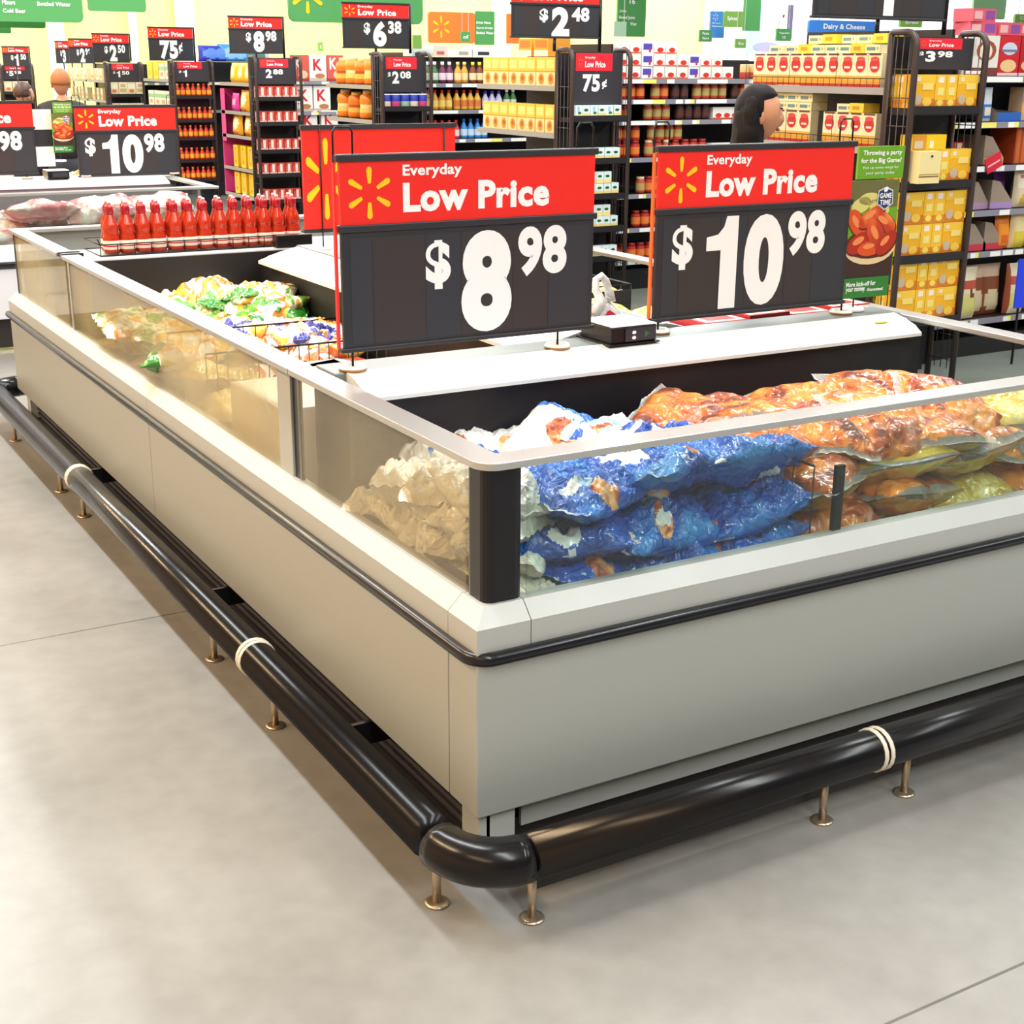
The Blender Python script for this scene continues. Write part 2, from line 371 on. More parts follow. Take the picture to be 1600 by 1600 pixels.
# rails
def urail(y1):
    o, w, r = .026, .072, .05
    out = [(o, y1)] + [(x, y) for x, y, z in arc(o + r, o + r, r, 180, 270, 0)] + [(x, y) for x, y, z in arc(W - o - r, o + r, r, 270, 360, 0)] + [(W - o, y1), (W - o - w, y1), (W - o - w, o + w), (o + w, o + w), (o + w, y1)]
    return MB().prism(out, .926, .942, ALU)
P(urail(BK1 + .01), 'top_rail', .002, 'brushed aluminium rail with rounded corners')
for x0 in (.026, W - .098): P(MB().box(x0, BK1 + .016, .926, x0 + .072, BK2 + .02, .942, ALU), 'top_rail', .002)
out = [(.026, BK2 + .12), (.026, L - .026), (W - .026, L - .026), (W - .026, BK2 + .12), (W - .098, BK2 + .12), (W - .098, L - .098), (.098, L - .098), (.098, BK2 + .12)]
P(MB().prism(out, .926, .942, ALU), 'top_rail', .002)
P(MB().box(.03, BK2 + .03, .928, .12, BK2 + .06, .946, BLACK).box(.034, BK2 + .06, .928, .09, BK2 + .09, .94, ALU).box(.03, BK2 + .09, .928, .12, BK2 + .118, .946, BLACK), 'rail_clip', .003, 'black clips on the rail joint')
# ledges: near one across, one along the middle, far one across
NP = [(.805, .895), (.805, .905), (.83, .921), (.832, .924), (.87, .936), (.872, .939), (.93, .95), (1.06, .95), (1.06, .895)]
P(MB().extr(NP[:7] + [(.93, .895)], 'x', .13, W - .13, LEDGE), 'ledge_front', label='white sloping front of the ledge')
P(MB().box(.10, .931, .895, W - .1, BK1, .948, LEDGEG), 'ledge_top', .004, 'grey flat top of the ledge')
P(MB().box(1.90, .86, .938, 1.95, .885, .9395, TAGY), 'shelf_tag', label='small yellow sticker')
CP = [(.76, .9), (.76, .912), (.80, .925), (.803, .928), (.86, .944), (.93, .96), (1.24, .96), (1.31, .944), (1.37, .925), (1.41, .912), (1.41, .9)]
P(MB().extr(CP, 'y', 1.07, 3.28, LEDGE), 'middle_ledge', label='white sloping ledge along the middle')
P(MB().box(.94, 1.08, .955, 1.23, 3.3, .964, LEDGEG), 'middle_ledge_top')
P(MB().box(.10, 3.43, .90, W - .1, 3.5, .935, LEDGE), 'far_ledge'); P(MB().box(.10, 3.501, .88, W - .1, 3.86, .925, LINERG), 'far_ledge')
# liners
P(MB().box(.07, .07, .44, W - .07, .845, .46, DARK).box(.1, .835, .46, W - .1, .85, .896, DARK), 'liner', label='black liner of the near well')
P(MB().box(.07, .2, .46, .072, .83, .63, LINERG).box(.1, .825, .70, W - .1, .834, .73, DARK), 'liner_rib')
P(MB().box(.07, 1.08, .44, W - .07, 3.43, .46, DARK).box(.1, 3.42, .46, W - .1, 3.43, .93, DARK).box(.82, 1.1, .46, .835, 3.42, .9, DARK).box(1.335, 1.1, .46, 1.35, 3.42, .9, DARK).box(.1, 1.062, .46, W - .1, 1.075, .9, DARK), 'liner', label='black liner of the two long wells')
P(MB().box(.07, 3.87, .60, W - .07, L - .06, .62, LINERG).box(.1, 3.861, .62, W - .1, 3.87, .9, LINERG).box(.07, L - .066, .62, W - .07, L - .056, .92, LINERG), 'liner', label='pale grey liner of the far well')
# plinth
kp = MB().box(.07, .06, .012, .085, L - .06, .17, KICK)
for z in (.03, .055, .08, .105, .13): kp.box(.06, .06, z, .07, L - .06, z + .012, KICK)
P(kp, 'kick_plate', label='ribbed black kick plate')
P(MB().box(.13, .07, .03, W - .09, .085, .1, KICK), 'kick_plate'); P(MB().box(.13, .035, .10, W - .02, .045, .17, GREY), 'under_lip')
P(MB().box(W - .085, .09, .012, W - .07, L - .06, .17, KICK), 'kick_plate')
P(MB().box(.03, .012, 0, .038, .02, .17, GREYT).box(.012, .02, 0, .02, .09, .17, GREYT).box(.012, .012, 0, .1, .02, .17, GREYT), 'foot', label='grey angle foot at the corner')
for x, y in ((W - .1, .03), (.03, L - .12), (W - .1, L - .12)): P(MB().box(x, y, 0, x + .07, y + .07, .17, GREYT), 'foot')

# foot guard rail
gr = thing('foot_guard_rail', 'fat black tubular guard rail on short steel posts round the freezer foot', 'guard rail', (0, 0, 0))
GX, GY, GZ, GRD = -.10, -.152, .15, .05
FY = L + .14
P(MB().tube([(GX, FY - .12, GZ), (GX, .02, GZ)], GRD, RUBBER, 18), 'guard_tube', par=gr)
P(MB().tube([(.04, GY, GZ), (W + .1 - .17, GY, GZ)], GRD, RUBBER, 18), 'guard_tube', par=gr)
P(MB().tube(arc(.03, -.022, .13, 180, 270, GZ, 10), GRD + .002, RUBBER, 18), 'guard_elbow', par=gr, label='black rounded corner piece of the rail')
P(MB().tube(arc(W - .03, -.022, .13, 270, 360, GZ, 10), GRD + .002, RUBBER, 18), 'guard_elbow', par=gr)
P(MB().tube(arc(.03, FY - .13, .13, 180, 90, GZ, 10), GRD + .002, RUBBER, 18), 'guard_elbow', par=gr)
P(MB().tube([(.03, FY, GZ), (W - .03, FY, GZ)], GRD, RUBBER, 18), 'guard_tube', par=gr); P(MB().tube([(W + .1, .0, GZ), (W + .1, FY, GZ)], GRD, RUBBER, 18), 'guard_tube', par=gr)
P(MB().box(.06, GY + .03, .045, W, GY + .038, .125, KICK), 'skirt', par=gr, label='flat black skirt behind the front tube'); P(MB().box(GX + .03, .04, .06, GX + .038, L, .125, KICK), 'skirt', par=gr)
for y in (1.06, 3.03):
    for k in (0, .02): P(MB().tube([(GX, y + k, GZ), (GX, y + k + .009, GZ)], GRD + .004, RING, 18), 'joint_ring', par=gr, label='pale joint ring')
for k in (0, .02): P(MB().tube([(.985 + k, GY, GZ), (.994 + k, GY, GZ)], GRD + .004, RING, 18), 'joint_ring', par=gr, label='pale joint ring')
legs = [(GX, y) for y in (-.005, .945, 1.448, 3.018, 3.398, 4.32)] + [(x, GY) for x in (.047, .848, 1.114, 1.95)]
for x, y in legs:
    lg = P(MB().tube([(x, y, .004), (x, y, .115)], .0095, STEEL, 12), 'leg', par=gr, label='short steel post')
    MB().lathe([(.027, .0005), (.027, .004), (.018, .006)], STEEL, (x, y, 0), 18).build('floor_flange', lg)
for y in (.55, 1.6, 3.1): P(MB().box(-.052, y, .10, .06, y + .012, .16, BLACK), 'bracket', par=gr)

# second island behind on the left
i2 = thing('freezer_island', 'grey open freezer island with pink meat packs, behind the first island', 'freezer', (0, 6.5, 0))
X0, X1 = -5.5, 1.72
def Q(mb, name, bevel=0.0): return mb.build(name, i2, bevel)
Q(MB().box(X0, 0, .2, X1, .02, .5, M('white_base', 'd5d5dc', .4)), 'front_panel', .003); Q(MB().box(X1 - .02, .021, .2, X1, 2.2, .5, GREY), 'side_panel', .003)
Q(MB().extr(TP, 'x', X0, X1, M('white_sill', 'eef0f4', .35)), 'sill_trim'); Q(MB().extr([(X1 - d, z) for d, z in TP], 'y', .07, 2.2, GREYT), 'sill_trim')
Q(MB().box(X0, .05, .02, X1 - .06, .07, .2, KICK), 'kick_plate')
Q(MB().tube([(X0, -.006, .53), (X1, -.006, .53)], .0155, BLACK, 8), 'bumper_strip')
Q(MB().box(X0, .045, .632, X1 - .13, .053, .925, GL_F), 'glass_pane'); Q(MB().box(X1 - .053, .13, .632, X1 - .045, 1.0, .925, GL_F), 'glass_pane')
Q(MB().prism(rpost(X1 - .14, .042, X1 - .042, .13, .022), .636, .926, BLACK), 'corner_post')
Q(MB().prism([(X0, .026), (X1 - .026, .026), (X1 - .026, 2.2), (X1 - .098, 2.2), (X1 - .098, .098), (X0, .098)], .926, .942, ALU), 'top_rail', .002)
Q(MB().extr([(.80, .90), (.80, .91), (.93, .95), (1.2, .95), (1.2, .90)], 'x', X0, X1 - .11, LEDGE), 'ledge')
Q(MB().box(X0, .07, .44, X1 - .07, .82, .46, LINERG).box(X0, .81, .46, X1 - .1, .82, .9, M('grey_dark_liner', '77727a', .5)), 'liner')
Q(MB().box(X0, 1.19, .46, X1 - .1, 1.2, .9, DARK).box(X0, 1.2, .6, X1 - .1, 2.1, .62, DARK), 'liner')
Q(MB().box(.02, .054, .63, .05, .066, .80, BLACK), 'glass_clip')
# ------------------------------------------------------------------ big price signs
def price_sign(name, label, x, y, z, w, h, dollar, big, cents, rz=0.0, hook=True, foot=True, edge=None, hf=.373, stand=None, group=None, full=True, tilt=0.0):
    """black price board with a red header; local x from 0 to w, z from 0 to h, faces -Y"""
    t = thing(name, label, 'price sign', (x, y, z), rz, group); t.rotation_euler.x = tilt
    hz = h * (1 - hf); e = .006
    b = MB().box(.012 * w, -e, .012, w * .988, e, hz - .006, SBLK)
    xs = (.04, .12, .315, .45, .655, .80, .97)
    for i in range(6): b.fq(xs[i] * w + .001, .02, xs[i + 1] * w - .001, hz - .02, -e - .0006, SBLK2 if i in (1, 3, 4) else SBLK3)
    yy = -e - .0014; X = lambda u: u * w; Z = lambda v: hz * (1 - v)
    n = len(big)
    if dollar: b.text(dollar, X(.315 if n == 1 else .085), X(.41 if n == 1 else .185), Z(.53), Z(.12), yy, WHITE, .045)
    if big:
        c0, c1 = (.45, .65) if n == 1 else (.25, .645)
        if big[0] == '1':
            b.one(X(c0), X(c0 + (.155 if n == 2 else .14)), Z(.93), Z(.06), yy, WHITE)
            if n == 2: b.text(big[1:], X(c0 + .19), X(c1), Z(.93), Z(.06), yy, WHITE, .055)
        else: b.text(big, X(c0), X(c1), Z(.93), Z(.06), yy, WHITE, .055)
    if cents == 'c': b.text('\u00a2', X(.66), X(.75), Z(.66), Z(.16), yy, WHITE, .03)
    elif cents: b.text(cents, X(.675 if n == 1 else .66), X(.875 if n == 1 else .86), Z(.48), Z(.05), yy, WHITE, .045)
    b.build('price_panel', t)
    hd = MB().box(.012 * w, -e, hz + .012, w * .988, e, h - .018, RED)
    hh = h - hz; H = lambda v: hz + .012 + (hh - .03) * (1 - v)
    hd.spark(.115 * w, H(.5), .085 * w, .42 * (hh - .03), -e - .0008, SPARK)
    hd.text('Everyday', X(.235), X(.455), H(.30), H(.07), -e - .0008, WHITE, .03)
    hd.text('Low Price', X(.235), X(.80), H(.84), H(.36), -e - .0008, WHITE, .045)
    hd.build('header_panel', t)
    MB().box(0, -.011, h - .018, w, .011, h, SBLK).build('top_rail', t, .003)
    MB().box(0, -.011, hz - .006, w, .011, hz + .012, SBLK).build('middle_rail', t, .003)
    MB().box(0, -.011, 0, w, .011, .012, SBLK).build('bottom_rail', t, .003)
    if edge: MB().box(-.006, -.003, .012, .0, .008, h - .02, edge).build('side_edge', t)
    for sx in (stand or ()):
        so = MB().tube([(sx, .0, LZ - z), (sx, .0, .004)], .0032, WIRE, 8).build('stand', t)
        if foot: MB().lathe([(.036, 0, BASEB), (.037, .006, BASEW), (.033, .013), (.024, .013, M('foot_inner_grey', 'a9a6a0', .4)), (.022, .009), (.006, .010)], BASEW, (sx, 0, LZ - z), 22).build('foot_disc', so)
    if hook and stand:
        for sx in (.028, w - .03): MB().tube([(sx - .026, .014, h - .02), (sx - .026, .014, h + .052), (sx - .018, .014, h + .064), (sx + .018, .014, h + .064), (sx + .026, .014, h + .052), (sx + .026, .014, h - .02)], .0028, WIRE, 6).build('wire_loop', t)
    return t
LZ = .949
price_sign('price_sign', 'large red and black sign reading $8.98 on the freezer ledge', .124, .948, .995, .768, .492, '$', '8', '98', stand=(.033, .652), edge=RED)
price_sign('price_sign', 'large red and black sign reading $10.98 on the near freezer ledge', 1.127, 1.0, .982, .756, .502, '$', '10', '98', stand=(.03, .75), edge=ORED)
# red board further back
t = thing('promotion_board', 'plain red board with a yellow burst, partly hidden behind the $8.98 sign', 'sign board', (.92, 3.15, 1.045))
MB().box(0, -.006, 0, .70, .006, .395, RED).spark(.10, .2, .10, .165, -.007, SPARK).build('red_panel', t)
MB().box(-.005, -.012, .396, .705, .012, .415, SBLK).build('top_rail', t); MB().box(-.003, -.008, -.015, .70, .008, 0, SBLK).build('bottom_rail', t)
for x in (.075, .645):
    so = MB().tube([(x, -.012, -.082), (x, -.012, .40)], .003, WIRE, 6).build('stand', t)
    MB().lathe([(.036, 0), (.036, .01), (.01, .012)], BASEW, (x, -.012, -.085 + .0), 18).build('foot_disc', so)
LZ = .95
price_sign('price_sign', 'black and red sign reading $10.98 on the second freezer, behind the red sauce bottles', at(118, 225, 'y', 7.5).x, 7.5, at(200, 275, 'y', 7.5).z, at(278, 225, 'y', 7.5).x - at(118, 225, 'y', 7.5).x, .47, '$', '10', '98', stand=(.05, .66))
price_sign('price_sign', 'black and red price sign cut off by the left edge of the photo', at(57, 225, 'y', 7.5).x - .74, 7.5, at(60, 272, 'y', 7.5).z, .74, .47, '$', '9', '98', stand=(.05, .66))

def top_sign(px0, px1, ytop, ybot, Y, d, b, c, label, zf=1.7):
    a = at(px0, ybot, 'y', Y); q = at(px1, ybot, 'y', Y); tp = at((px0 + px1) / 2, ytop, 'y', Y); bt = at((px0 + px1) / 2, ybot, 'y', Y)
    w = q.x - a.x; t = price_sign('price_sign', label, a.x, Y, bt.z, w, tp.z - bt.z, d, b, c, hf=.36)
    MB().tube([(w + .012, .01, zf - bt.z), (w + .012, .01, (tp.z - bt.z))], .013, WIRE, 6).build('pole', t); MB().tube([(w * .5, .012, zf - bt.z), (w * .5, .012, .01)], .012, WIRE, 6).build('pole', t)
top_sign(797, 936, -22, 60, 6.55, '$', '2', '48', 'black sign reading $2.48 above the yellow mix boxes', 1.79)
top_sign(535, 640, 4, 76, 10.05, '$', '6', '38', 'sign reading $6.38 above the orange jugs', 1.79)
top_sign(358, 443, 25, 84, 13.25, '$', '8', '98', 'small sign reading $8.98 high above the rack of pink boxes')
top_sign(233, 304, 42, 95, 16.5, None, '75', 'c', 'sign reading 75 cents above the rack of red bottles')
top_sign(146, 204, 52, 98, 19.5, '$', '2', '50', 'sign reading $2.50 high up against the yellow wall')
top_sign(109, 147, 60, 99, 22.0, '$', '2', '96', 'sign reading $2.96 overlapping the $2.50 sign', 0.0)
top_sign(88, 112, 64, 99, 25.0, '$', '3', None, 'sign reading $3 at the white column', 0.0)
top_sign(5, 47, 72, 104, 22.0, '$', '1', '50', 'sign reading $1.50 near the left edge of the photo', 0.0)
top_sign(1266, 1476, -120, 31, 3.12, None, '1', None, 'large dark price sign cut off by the top edge of the photo', 1.86)

# ------------------------------------------------------------------ things on the ledge
t = thing('temperature_display', 'small black temperature display box with a white lid on the ledge', 'display box', (.925, .90, .9485))
MB().box(0, 0, .004, .155, .16, .05, BLACK).build('body', t, .004)
MB().box(0, 0, .0505, .155, .16, .054, WHITE).build('lid', t, .001)
dp = MB().box(.045, -.004, .008, .15, -.0005, .045, M('display_face', '30333c', .3)).fell(.074, .033, .007, .005, -.0045, WHITE).fell(.074, .018, .007, .005, -.0045, WHITE)
for k in range(3): dp.fq(.112 + .006 * k, .018 + .004 * k, .116 + .006 * k, .034 - .003 * k, -.0045, M('display_green', '2f7d4a', .4))
dp.build('face', t)
MB().box(-.012, -.01, 0, .16, .165, .004, BLACK).build('mount_plate', t)

WING = MN('poster_food', [(0, '8c2410'), (.42, 'c8401a'), (.52, 'e0632a'), (.62, 'f08a48')], 9, .4, .2, .05, const=False)
def poster(label, x, y, z, w, h, loc_foot, group=None):
    t = thing('party_poster', label, 'poster', (x, y, z), R(-2))
    p = MB().box(0, -.003, .06 * h, w, .003, .78 * h, PGREEN)
    p.fq(.002, .07 * h, w - .002, .40 * h, -.0034, M('poster_brown', '3a221a', .5))
    p.fq(.002, .60 * h, w - .002, .78 * h, -.0034, M('poster_olive', '6b6a3a', .5))
    p.fell(w * .5, h * .34, w * .52, h * .12, -.0038, M('poster_plate', 'e2c79a', .5)); p.fell(w * .5, h * .36, w * .50, h * .10, -.0042, M('poster_shadow_brown', '5a2c18', .5))
    for cx, cz, rx, rz_, a in ((.25, .62, .2, .05, .3), (.62, .60, .22, .05, -.3), (.4, .66, .2, .04, .1)): p.fell(w * cx, h * cz, w * rx, h * rz_, -.0043, M('poster_salad', 'd9cf7a', .5), rot=a)
    for cx, cz, rx, rz_, a in ((.2, .5, .26, .06, -.9), (.48, .54, .28, .055, .5), (.75, .5, .26, .06, -.5), (.28, .37, .27, .065, .4), (.6, .42, .28, .07, -1.0), (.82, .36, .24, .06, .7), (.5, .33, .26, .05, .1)):
        kk = int(cx * 100) % 3; yk = -.0046 - .0004 * int(cz * 10 < 4.5) - cx * .0003
        p.fell(w * cx + .002, h * cz - .003, w * rx * 1.06, h * rz_ * 1.10, yk, M('poster_wing_rim', '5a1610', .5), rot=a)
        p.fell(w * cx, h * cz, w * rx, h * rz_, yk - .00008, (WING, M('poster_wing_red', 'b02c14', .4), M('poster_wing_orange', 'd8521e', .4))[kk], rot=a)
        p.fell(w * (cx - .03), h * (cz + .015), w * rx * .45, h * rz_ * .35, yk - .00012, M('poster_wing_light', 'ee8a50', .4), rot=a)
    p.build('picture', t)
    g = MB().box(.12 * w, -.006, .79 * h, w * 1.04, .003, h, PGREEN)
    g.text('Throwing a party', w * .2, w * .98, h * .935, h * .975, -.0066, WHITE, .03); g.text('for the Big Game?', w * .17, w * .98, h * .885, h * .925, -.0066, WHITE, .03)
    g.text('Pick up some wings for', w * .22, w * .94, h * .85, h * .872, -.0066, WHITE, .0); g.text('your party today', w * .28, w * .86, h * .815, h * .838, -.0066, WHITE, .0)
    g.build('top_card', t)
    g = MB().box(-.02 * w, -.008, 0, w * .93, -.004, .135 * h, DGREEN)
    g.text('More kick-off for', w * .06, w * .66, h * .078, h * .11, -.0086, WHITE, .03); g.text('your money.', w * .06, w * .46, h * .035, h * .07, -.0086, WHITE, .03); g.text('Guaranteed', w * .5, w * .82, h * .04, h * .062, -.0086, WHITE)
    g.build('bottom_card', t)
    s = MB(); sh = [(-.5, .62), (0, .9), (.5, .62), (.55, -.45), (0, -.95), (-.55, -.45)]
    for k, (sc, m) in enumerate(((1.0, M('badge_silver', 'c9ccd4', .4)), (.86, M('badge_navy', '20306a', .4)))): s.fpoly([(w * .72 + a * w * .30 * sc, h * .66 + b * h * .085 * sc) for a, b in sh], -.0062 - k * .0006, m)
    s.text('GAME', w * .60, w * .84, h * .66, h * .695, -.0076, WHITE, .03); s.text('TIME', w * .61, w * .83, h * .615, h * .65, -.0076, WHITE, .03)
    s.fell(w * .72, h * .718, w * .05, h * .015, -.0076, WHITE, rot=.6)
    s.build('badge', t)
    so = MB().tube([(w * .3, .006, loc_foot), (w * .3, .006, .7 * h)], .003, WIRE, 6).build('stand', t)
    MB().lathe([(.036, 0), (.037, .006), (.033, .012), (.006, .012)], BASEW, (w * .3, .006, loc_foot), 20).build('foot_disc', so)
poster('green poster of red chicken wings standing at the right end of the ledge', 1.888, 1.02, .992, .205, .472, -.043)
a = at(85, 240, 'y', 7.55); b = at(117, 240, 'y', 7.55)
poster('small green and orange party poster on the second freezer', a.x, 7.55, at(100, 238, 'y', 7.55).z, b.x - a.x, at(100, 160, 'y', 7.55).z - at(100, 238, 'y', 7.55).z, -.06)
t = thing('checkered_card', 'white and black checkered card standing on the second freezer', 'card', (at(54, 235, 'y', 7.6).x, 7.6, 1.02))
cw = at(85, 235, 'y', 7.6).x - at(54, 235, 'y', 7.6).x
MB().box(0, 0, .0, cw, .006, .37, WHITE).fq(0, .13, cw, .24, -.001, SBLK).build('card', t); MB().tube([(cw / 2, .01, -.07), (cw / 2, .01, .1)], .004, WIRE, 6).build('stand', t)
a = at(76, 286, 'y', 7.4)
t = thing('temperature_display', 'small dark temperature box with a white top on the second freezer', 'display box', (a.x, 7.4, .952))
MB().box(0, 0, 0, .14, .14, .05, BLACK).build('body', t); MB().box(0, 0, .0505, .14, .14, .055, WHITE).build('lid', t); MB().fq(.03, .012, .13, .042, -.002, M('display_face', '30333c', .3)).build('face', t)

# ------------------------------------------------------------------ bags
def bag_mesh(name, Lx, Wy, T, seed, zone, lump=.5, nx=100, ny=78, seal=.07, fr=2.0, crk=1.0):
    mb = MB(); top = []; bot = []; vs = []
    sd = seed * 7.31
    def P3(u, v, s):
        du = max(0.0, 1 - (abs(u) / (1 - seal)) ** 3.0) ** .55; dv = max(0.0, 1 - (abs(v) / (1 - seal * .6 if seal > .08 else 1.0)) ** 2.6) ** .55
        n = noise.noise((u * fr + sd, v * fr * .8, s * 3.1)); n2 = noise.noise((u * 4.5 + sd, v * 4.2, s * 5 + 9)); n3 = abs(noise.noise((u * 5 + sd, v * 5 + u * 2, s + 20))) * 2.2 + abs(noise.noise((u * 11 + sd, v * 10, s + 50)))
        z = s * T * .5 * du * dv * (1 + lump * (n * 1.1 + n2 * .55 - (n3 * .33 - .12) * crk)) * (1.0 if s > 0 else .8)
        z += .012 * noise.noise((u * 2 + sd, v * 6, 3.0)) * (abs(u) ** 4) + T * .10 * noise.noise((u * 1.2 + sd, v * 1.2, 31))
        ex = 1 + .05 * noise.noise((v * 3 + sd, 1.0, 2.0)); ey = 1 - .07 * abs(u) ** 3 + .06 * noise.noise((u * 3 + sd, 5.0, 2.0))
        return (u * Lx / 2 * ex, v * Wy / 2 * ey, z)
    U = [-1 + 2 * i / nx for i in range(nx + 1)]; V = [-1 + 2 * j / ny for j in range(ny + 1)]
    idx = {}
    for s in (1, -1):
        for i, u in enumerate(U):
            for j, v in enumerate(V):
                e = i in (0, nx) or j in (0, ny)
                if s == -1 and e: idx[(s, i, j)] = idx[(1, i, j)]; continue
                idx[(s, i, j)] = len(vs); vs.append(P3(u, v, s))
    fs = []; ms = []
    for s in (1, -1):
        for i in range(nx):
            for j in range(ny):
                q = (idx[(s, i, j)], idx[(s, i + 1, j)], idx[(s, i + 1, j + 1)], idx[(s, i, j + 1)])
                fs.append(q if s > 0 else q[::-1]); ms.append(zone((U[i] + U[i + 1]) / 2, (V[j] + V[j + 1]) / 2, s, sd))
    mb.add(vs, fs, ms, True)
    return mb.mesh(name)
CREAM = MN('cream_film', [(0, 'dedacb'), (.5, 'ebe8dc'), (.7, 'f4f3ec')], 4, .3, .5, .9, 22, const=False)
CLEAR = MN('clear_film', [(0, 'c9c6c0'), (.5, 'e4e2dd'), (.7, 'f6f5f2')], 5, .25, .6, .7, 16, const=False)
def loose_film():
    m = bpy.data.materials.new('loose_film'); m.use_nodes = True; nt = m.node_tree; p = nt.nodes['Principled BSDF']; o = nt.nodes['Material Output']
    p.inputs['Base Color'].default_value = lin('dcdad6'); p.inputs['Roughness'].default_value = .22; p.inputs['Coat Weight'].default_value = .4
    n = nt.nodes.new('ShaderNodeTexNoise'); n.inputs['Scale'].default_value = 20; t = nt.nodes.new('ShaderNodeTexCoord'); nt.links.new(t.outputs['Object'], n.inputs['Vector'])
    bp = nt.nodes.new('ShaderNodeBump'); bp.inputs['Strength'].default_value = .8; bp.inputs['Distance'].default_value = .01
    nt.links.new(n.outputs['Fac'], bp.inputs['Height']); nt.links.new(bp.outputs[0], p.inputs['Normal'])
    tr = nt.nodes.new('ShaderNodeBsdfTransparent'); mx = nt.nodes.new('ShaderNodeMixShader'); mx.inputs[0].default_value = .34
    nt.links.new(tr.outputs[0], mx.inputs[1]); nt.links.new(p.outputs[0], mx.inputs[2]); nt.links.new(mx.outputs[0], o.inputs[0])
    return m
FILM = loose_film()
BLUEF = MN('blue_film', [(0, '08308a'), (.42, '0c4cb4'), (.55, '1260c8'), (.68, '3f8fe0')], 4, .25, .6, 1.0, 22, const=False)
BPRINT = MN('white_blue_print', [(0, '2a5fc0'), (.36, '9cc3ea'), (.42, 'f4f5f6'), (.63, 'e9eef5'), (.69, '2f6bd0')], 5, .3, .5, .6, 14)
FOODP = MN('browned_food_print', [(0, '6b2a12'), (.4, 'a8481e'), (.5, 'd2773a'), (.6, 'f0b27a')], 16, .3, .5, .4, 14, const=False)
CHICK = MN('roast_film', [(0, '3a1a1c'), (.34, '7a3418'), (.43, 'b8541e'), (.52, 'e07e28'), (.62, 'ec9a3a'), (.7, 'd8906a')], 6, .28, .6, .9, 14, const=False, distort=2.0)
CHICK2 = MN('pink_roast_film', [(0, '5a2a2a'), (.38, '98462e'), (.48, 'c06a40'), (.58, 'd08060'), (.7, 'e0ac94')], 7, .28, .6, .9, 14, const=False, distort=2.0)
YELF = MN('yellow_film', [(0, '8a6a18'), (.4, 'bd9a2c'), (.55, 'd9bb48'), (.7, 'ecd98a')], 6, .28, .7, .7, 12, const=False)
VEG = MN('vegetable_print', [(0, '2f7a28'), (.34, '74a83a'), (.40, 'f2ead8'), (.47, 'f0c23a'), (.53, 'e88a3a'), (.57, 'f6f3ea'), (.68, 'c9503a'), (.72, 'f7f7f2')], 5.5, .3, .5, .6, 14)
GREENF = MN('green_film', [(0, '1f6a1c'), (.5, '2f8a2a'), (.65, '6ab84a')], 5, .28, .6, .6, 14, const=False)
MIXP = MN('mixed_print', [(0, '2a2a8a'), (.37, '4646a8'), (.41, 'f4f1ee'), (.5, 'f0b43a'), (.55, 'e8682e'), (.6, 'f8f4ee'), (.7, 'b8a0d8')], 5.5, .3, .5, .6, 14)
MEAT = MN('meat_print', [(0, 'b8505a'), (.4, 'd4757c'), (.52, 'e8a8a8'), (.6, 'f6e2de')], 6, .3, .6, .6, 12, const=False)
REDBAG = MN('red_mesh_film', [(0, 'b01828'), (.5, 'd83040'), (.65, 'f07078')], 30, .35, .4, .4, 20, const=False)
def z_cream(u, v, s, q): return CREAM
def z_blue(u, v, s, q):
    if abs(u) > .93: return CLEAR
    n = noise.noise((u * 2 + q, v * 2, s))
    return BPRINT if n > .38 else (FOODP if noise.noise((u * 1.8 + q, v * 1.8, 40 + s)) > .45 else BLUEF)
def z_white(u, v, s, q):
    if u > .55 + .2 * noise.noise((v * 3 + q, 0, 0)): return BLUEF if q % 2 < 1.1 else BPRINT
    if (u + .25) ** 2 * 5 + (v + .1) ** 2 * 4 < .8: return FOODP
    return BPRINT if noise.noise((u * 2 + q, v * 2, s)) > -.05 else CLEAR
def z_chick(u, v, s, q):
    e = max(abs(u) * 1.0, abs(v) * .98) + .05 * noise.noise((u * 3 + q, v * 3, 5))
    if e > .97: return CLEAR
    if e > .87: return FILM
    if s < 0: return YELF
    return CHICK2 if noise.noise((u * 1.1 + q, v * 1.1, 3)) > .15 else CHICK
def z_yel(u, v, s, q):
    if abs(u) > .93: return CLEAR
    if abs(v) > .93: return FILM
    return CHICK if noise.noise((u * 1.0 + q, v * 1.2, 7)) > .40 else YELF
def z_veg(u, v, s, q): return GREENF if u > .62 + .25 * noise.noise((v * 2 + q, 1, 0)) else VEG
def z_mix(u, v, s, q): return MIXP
def z_meat(u, v, s, q):
    if abs(u) > .95: return CLEAR
    return CLEAR if abs(u - .1) < .42 and abs(v) < .6 and s > 0 and noise.noise((u * 1.5 + q, v, 2)) > -.15 else MEAT
B_CR = [bag_mesh('cream_bag', .25, .22, .10, k + 1, z_cream, .75) for k in range(5)]
B_BL = [bag_mesh('blue_bag', .32, .27, .11, k + 11, z_blue, .6) for k in range(6)]
B_WH = [bag_mesh('white_blue_bag', .30, .25, .10, k + 21, z_white, .5) for k in range(5)]
B_CH = [bag_mesh('roast_bag', .36, .31, .125, k + 31, z_chick, .38, seal=.13, fr=1.3, crk=.4) for k in range(5)]
B_YE = [bag_mesh('yellow_bag', .37, .29, .11, k + 41, z_yel, .5, seal=.1, fr=1.5, crk=.5) for k in range(4)]
B_VE = [bag_mesh('vegetable_bag', .31, .24, .10, k + 51, z_veg, .5) for k in range(5)]
B_MI = [bag_mesh('mixed_bag', .24, .2, .09, k + 61, z_mix, .5) for k in range(4)]
B_ME = [bag_mesh('meat_bag', .46, .3, .13, k + 71, z_meat, .4) for k in range(4)]
rnd = random.Random(11)
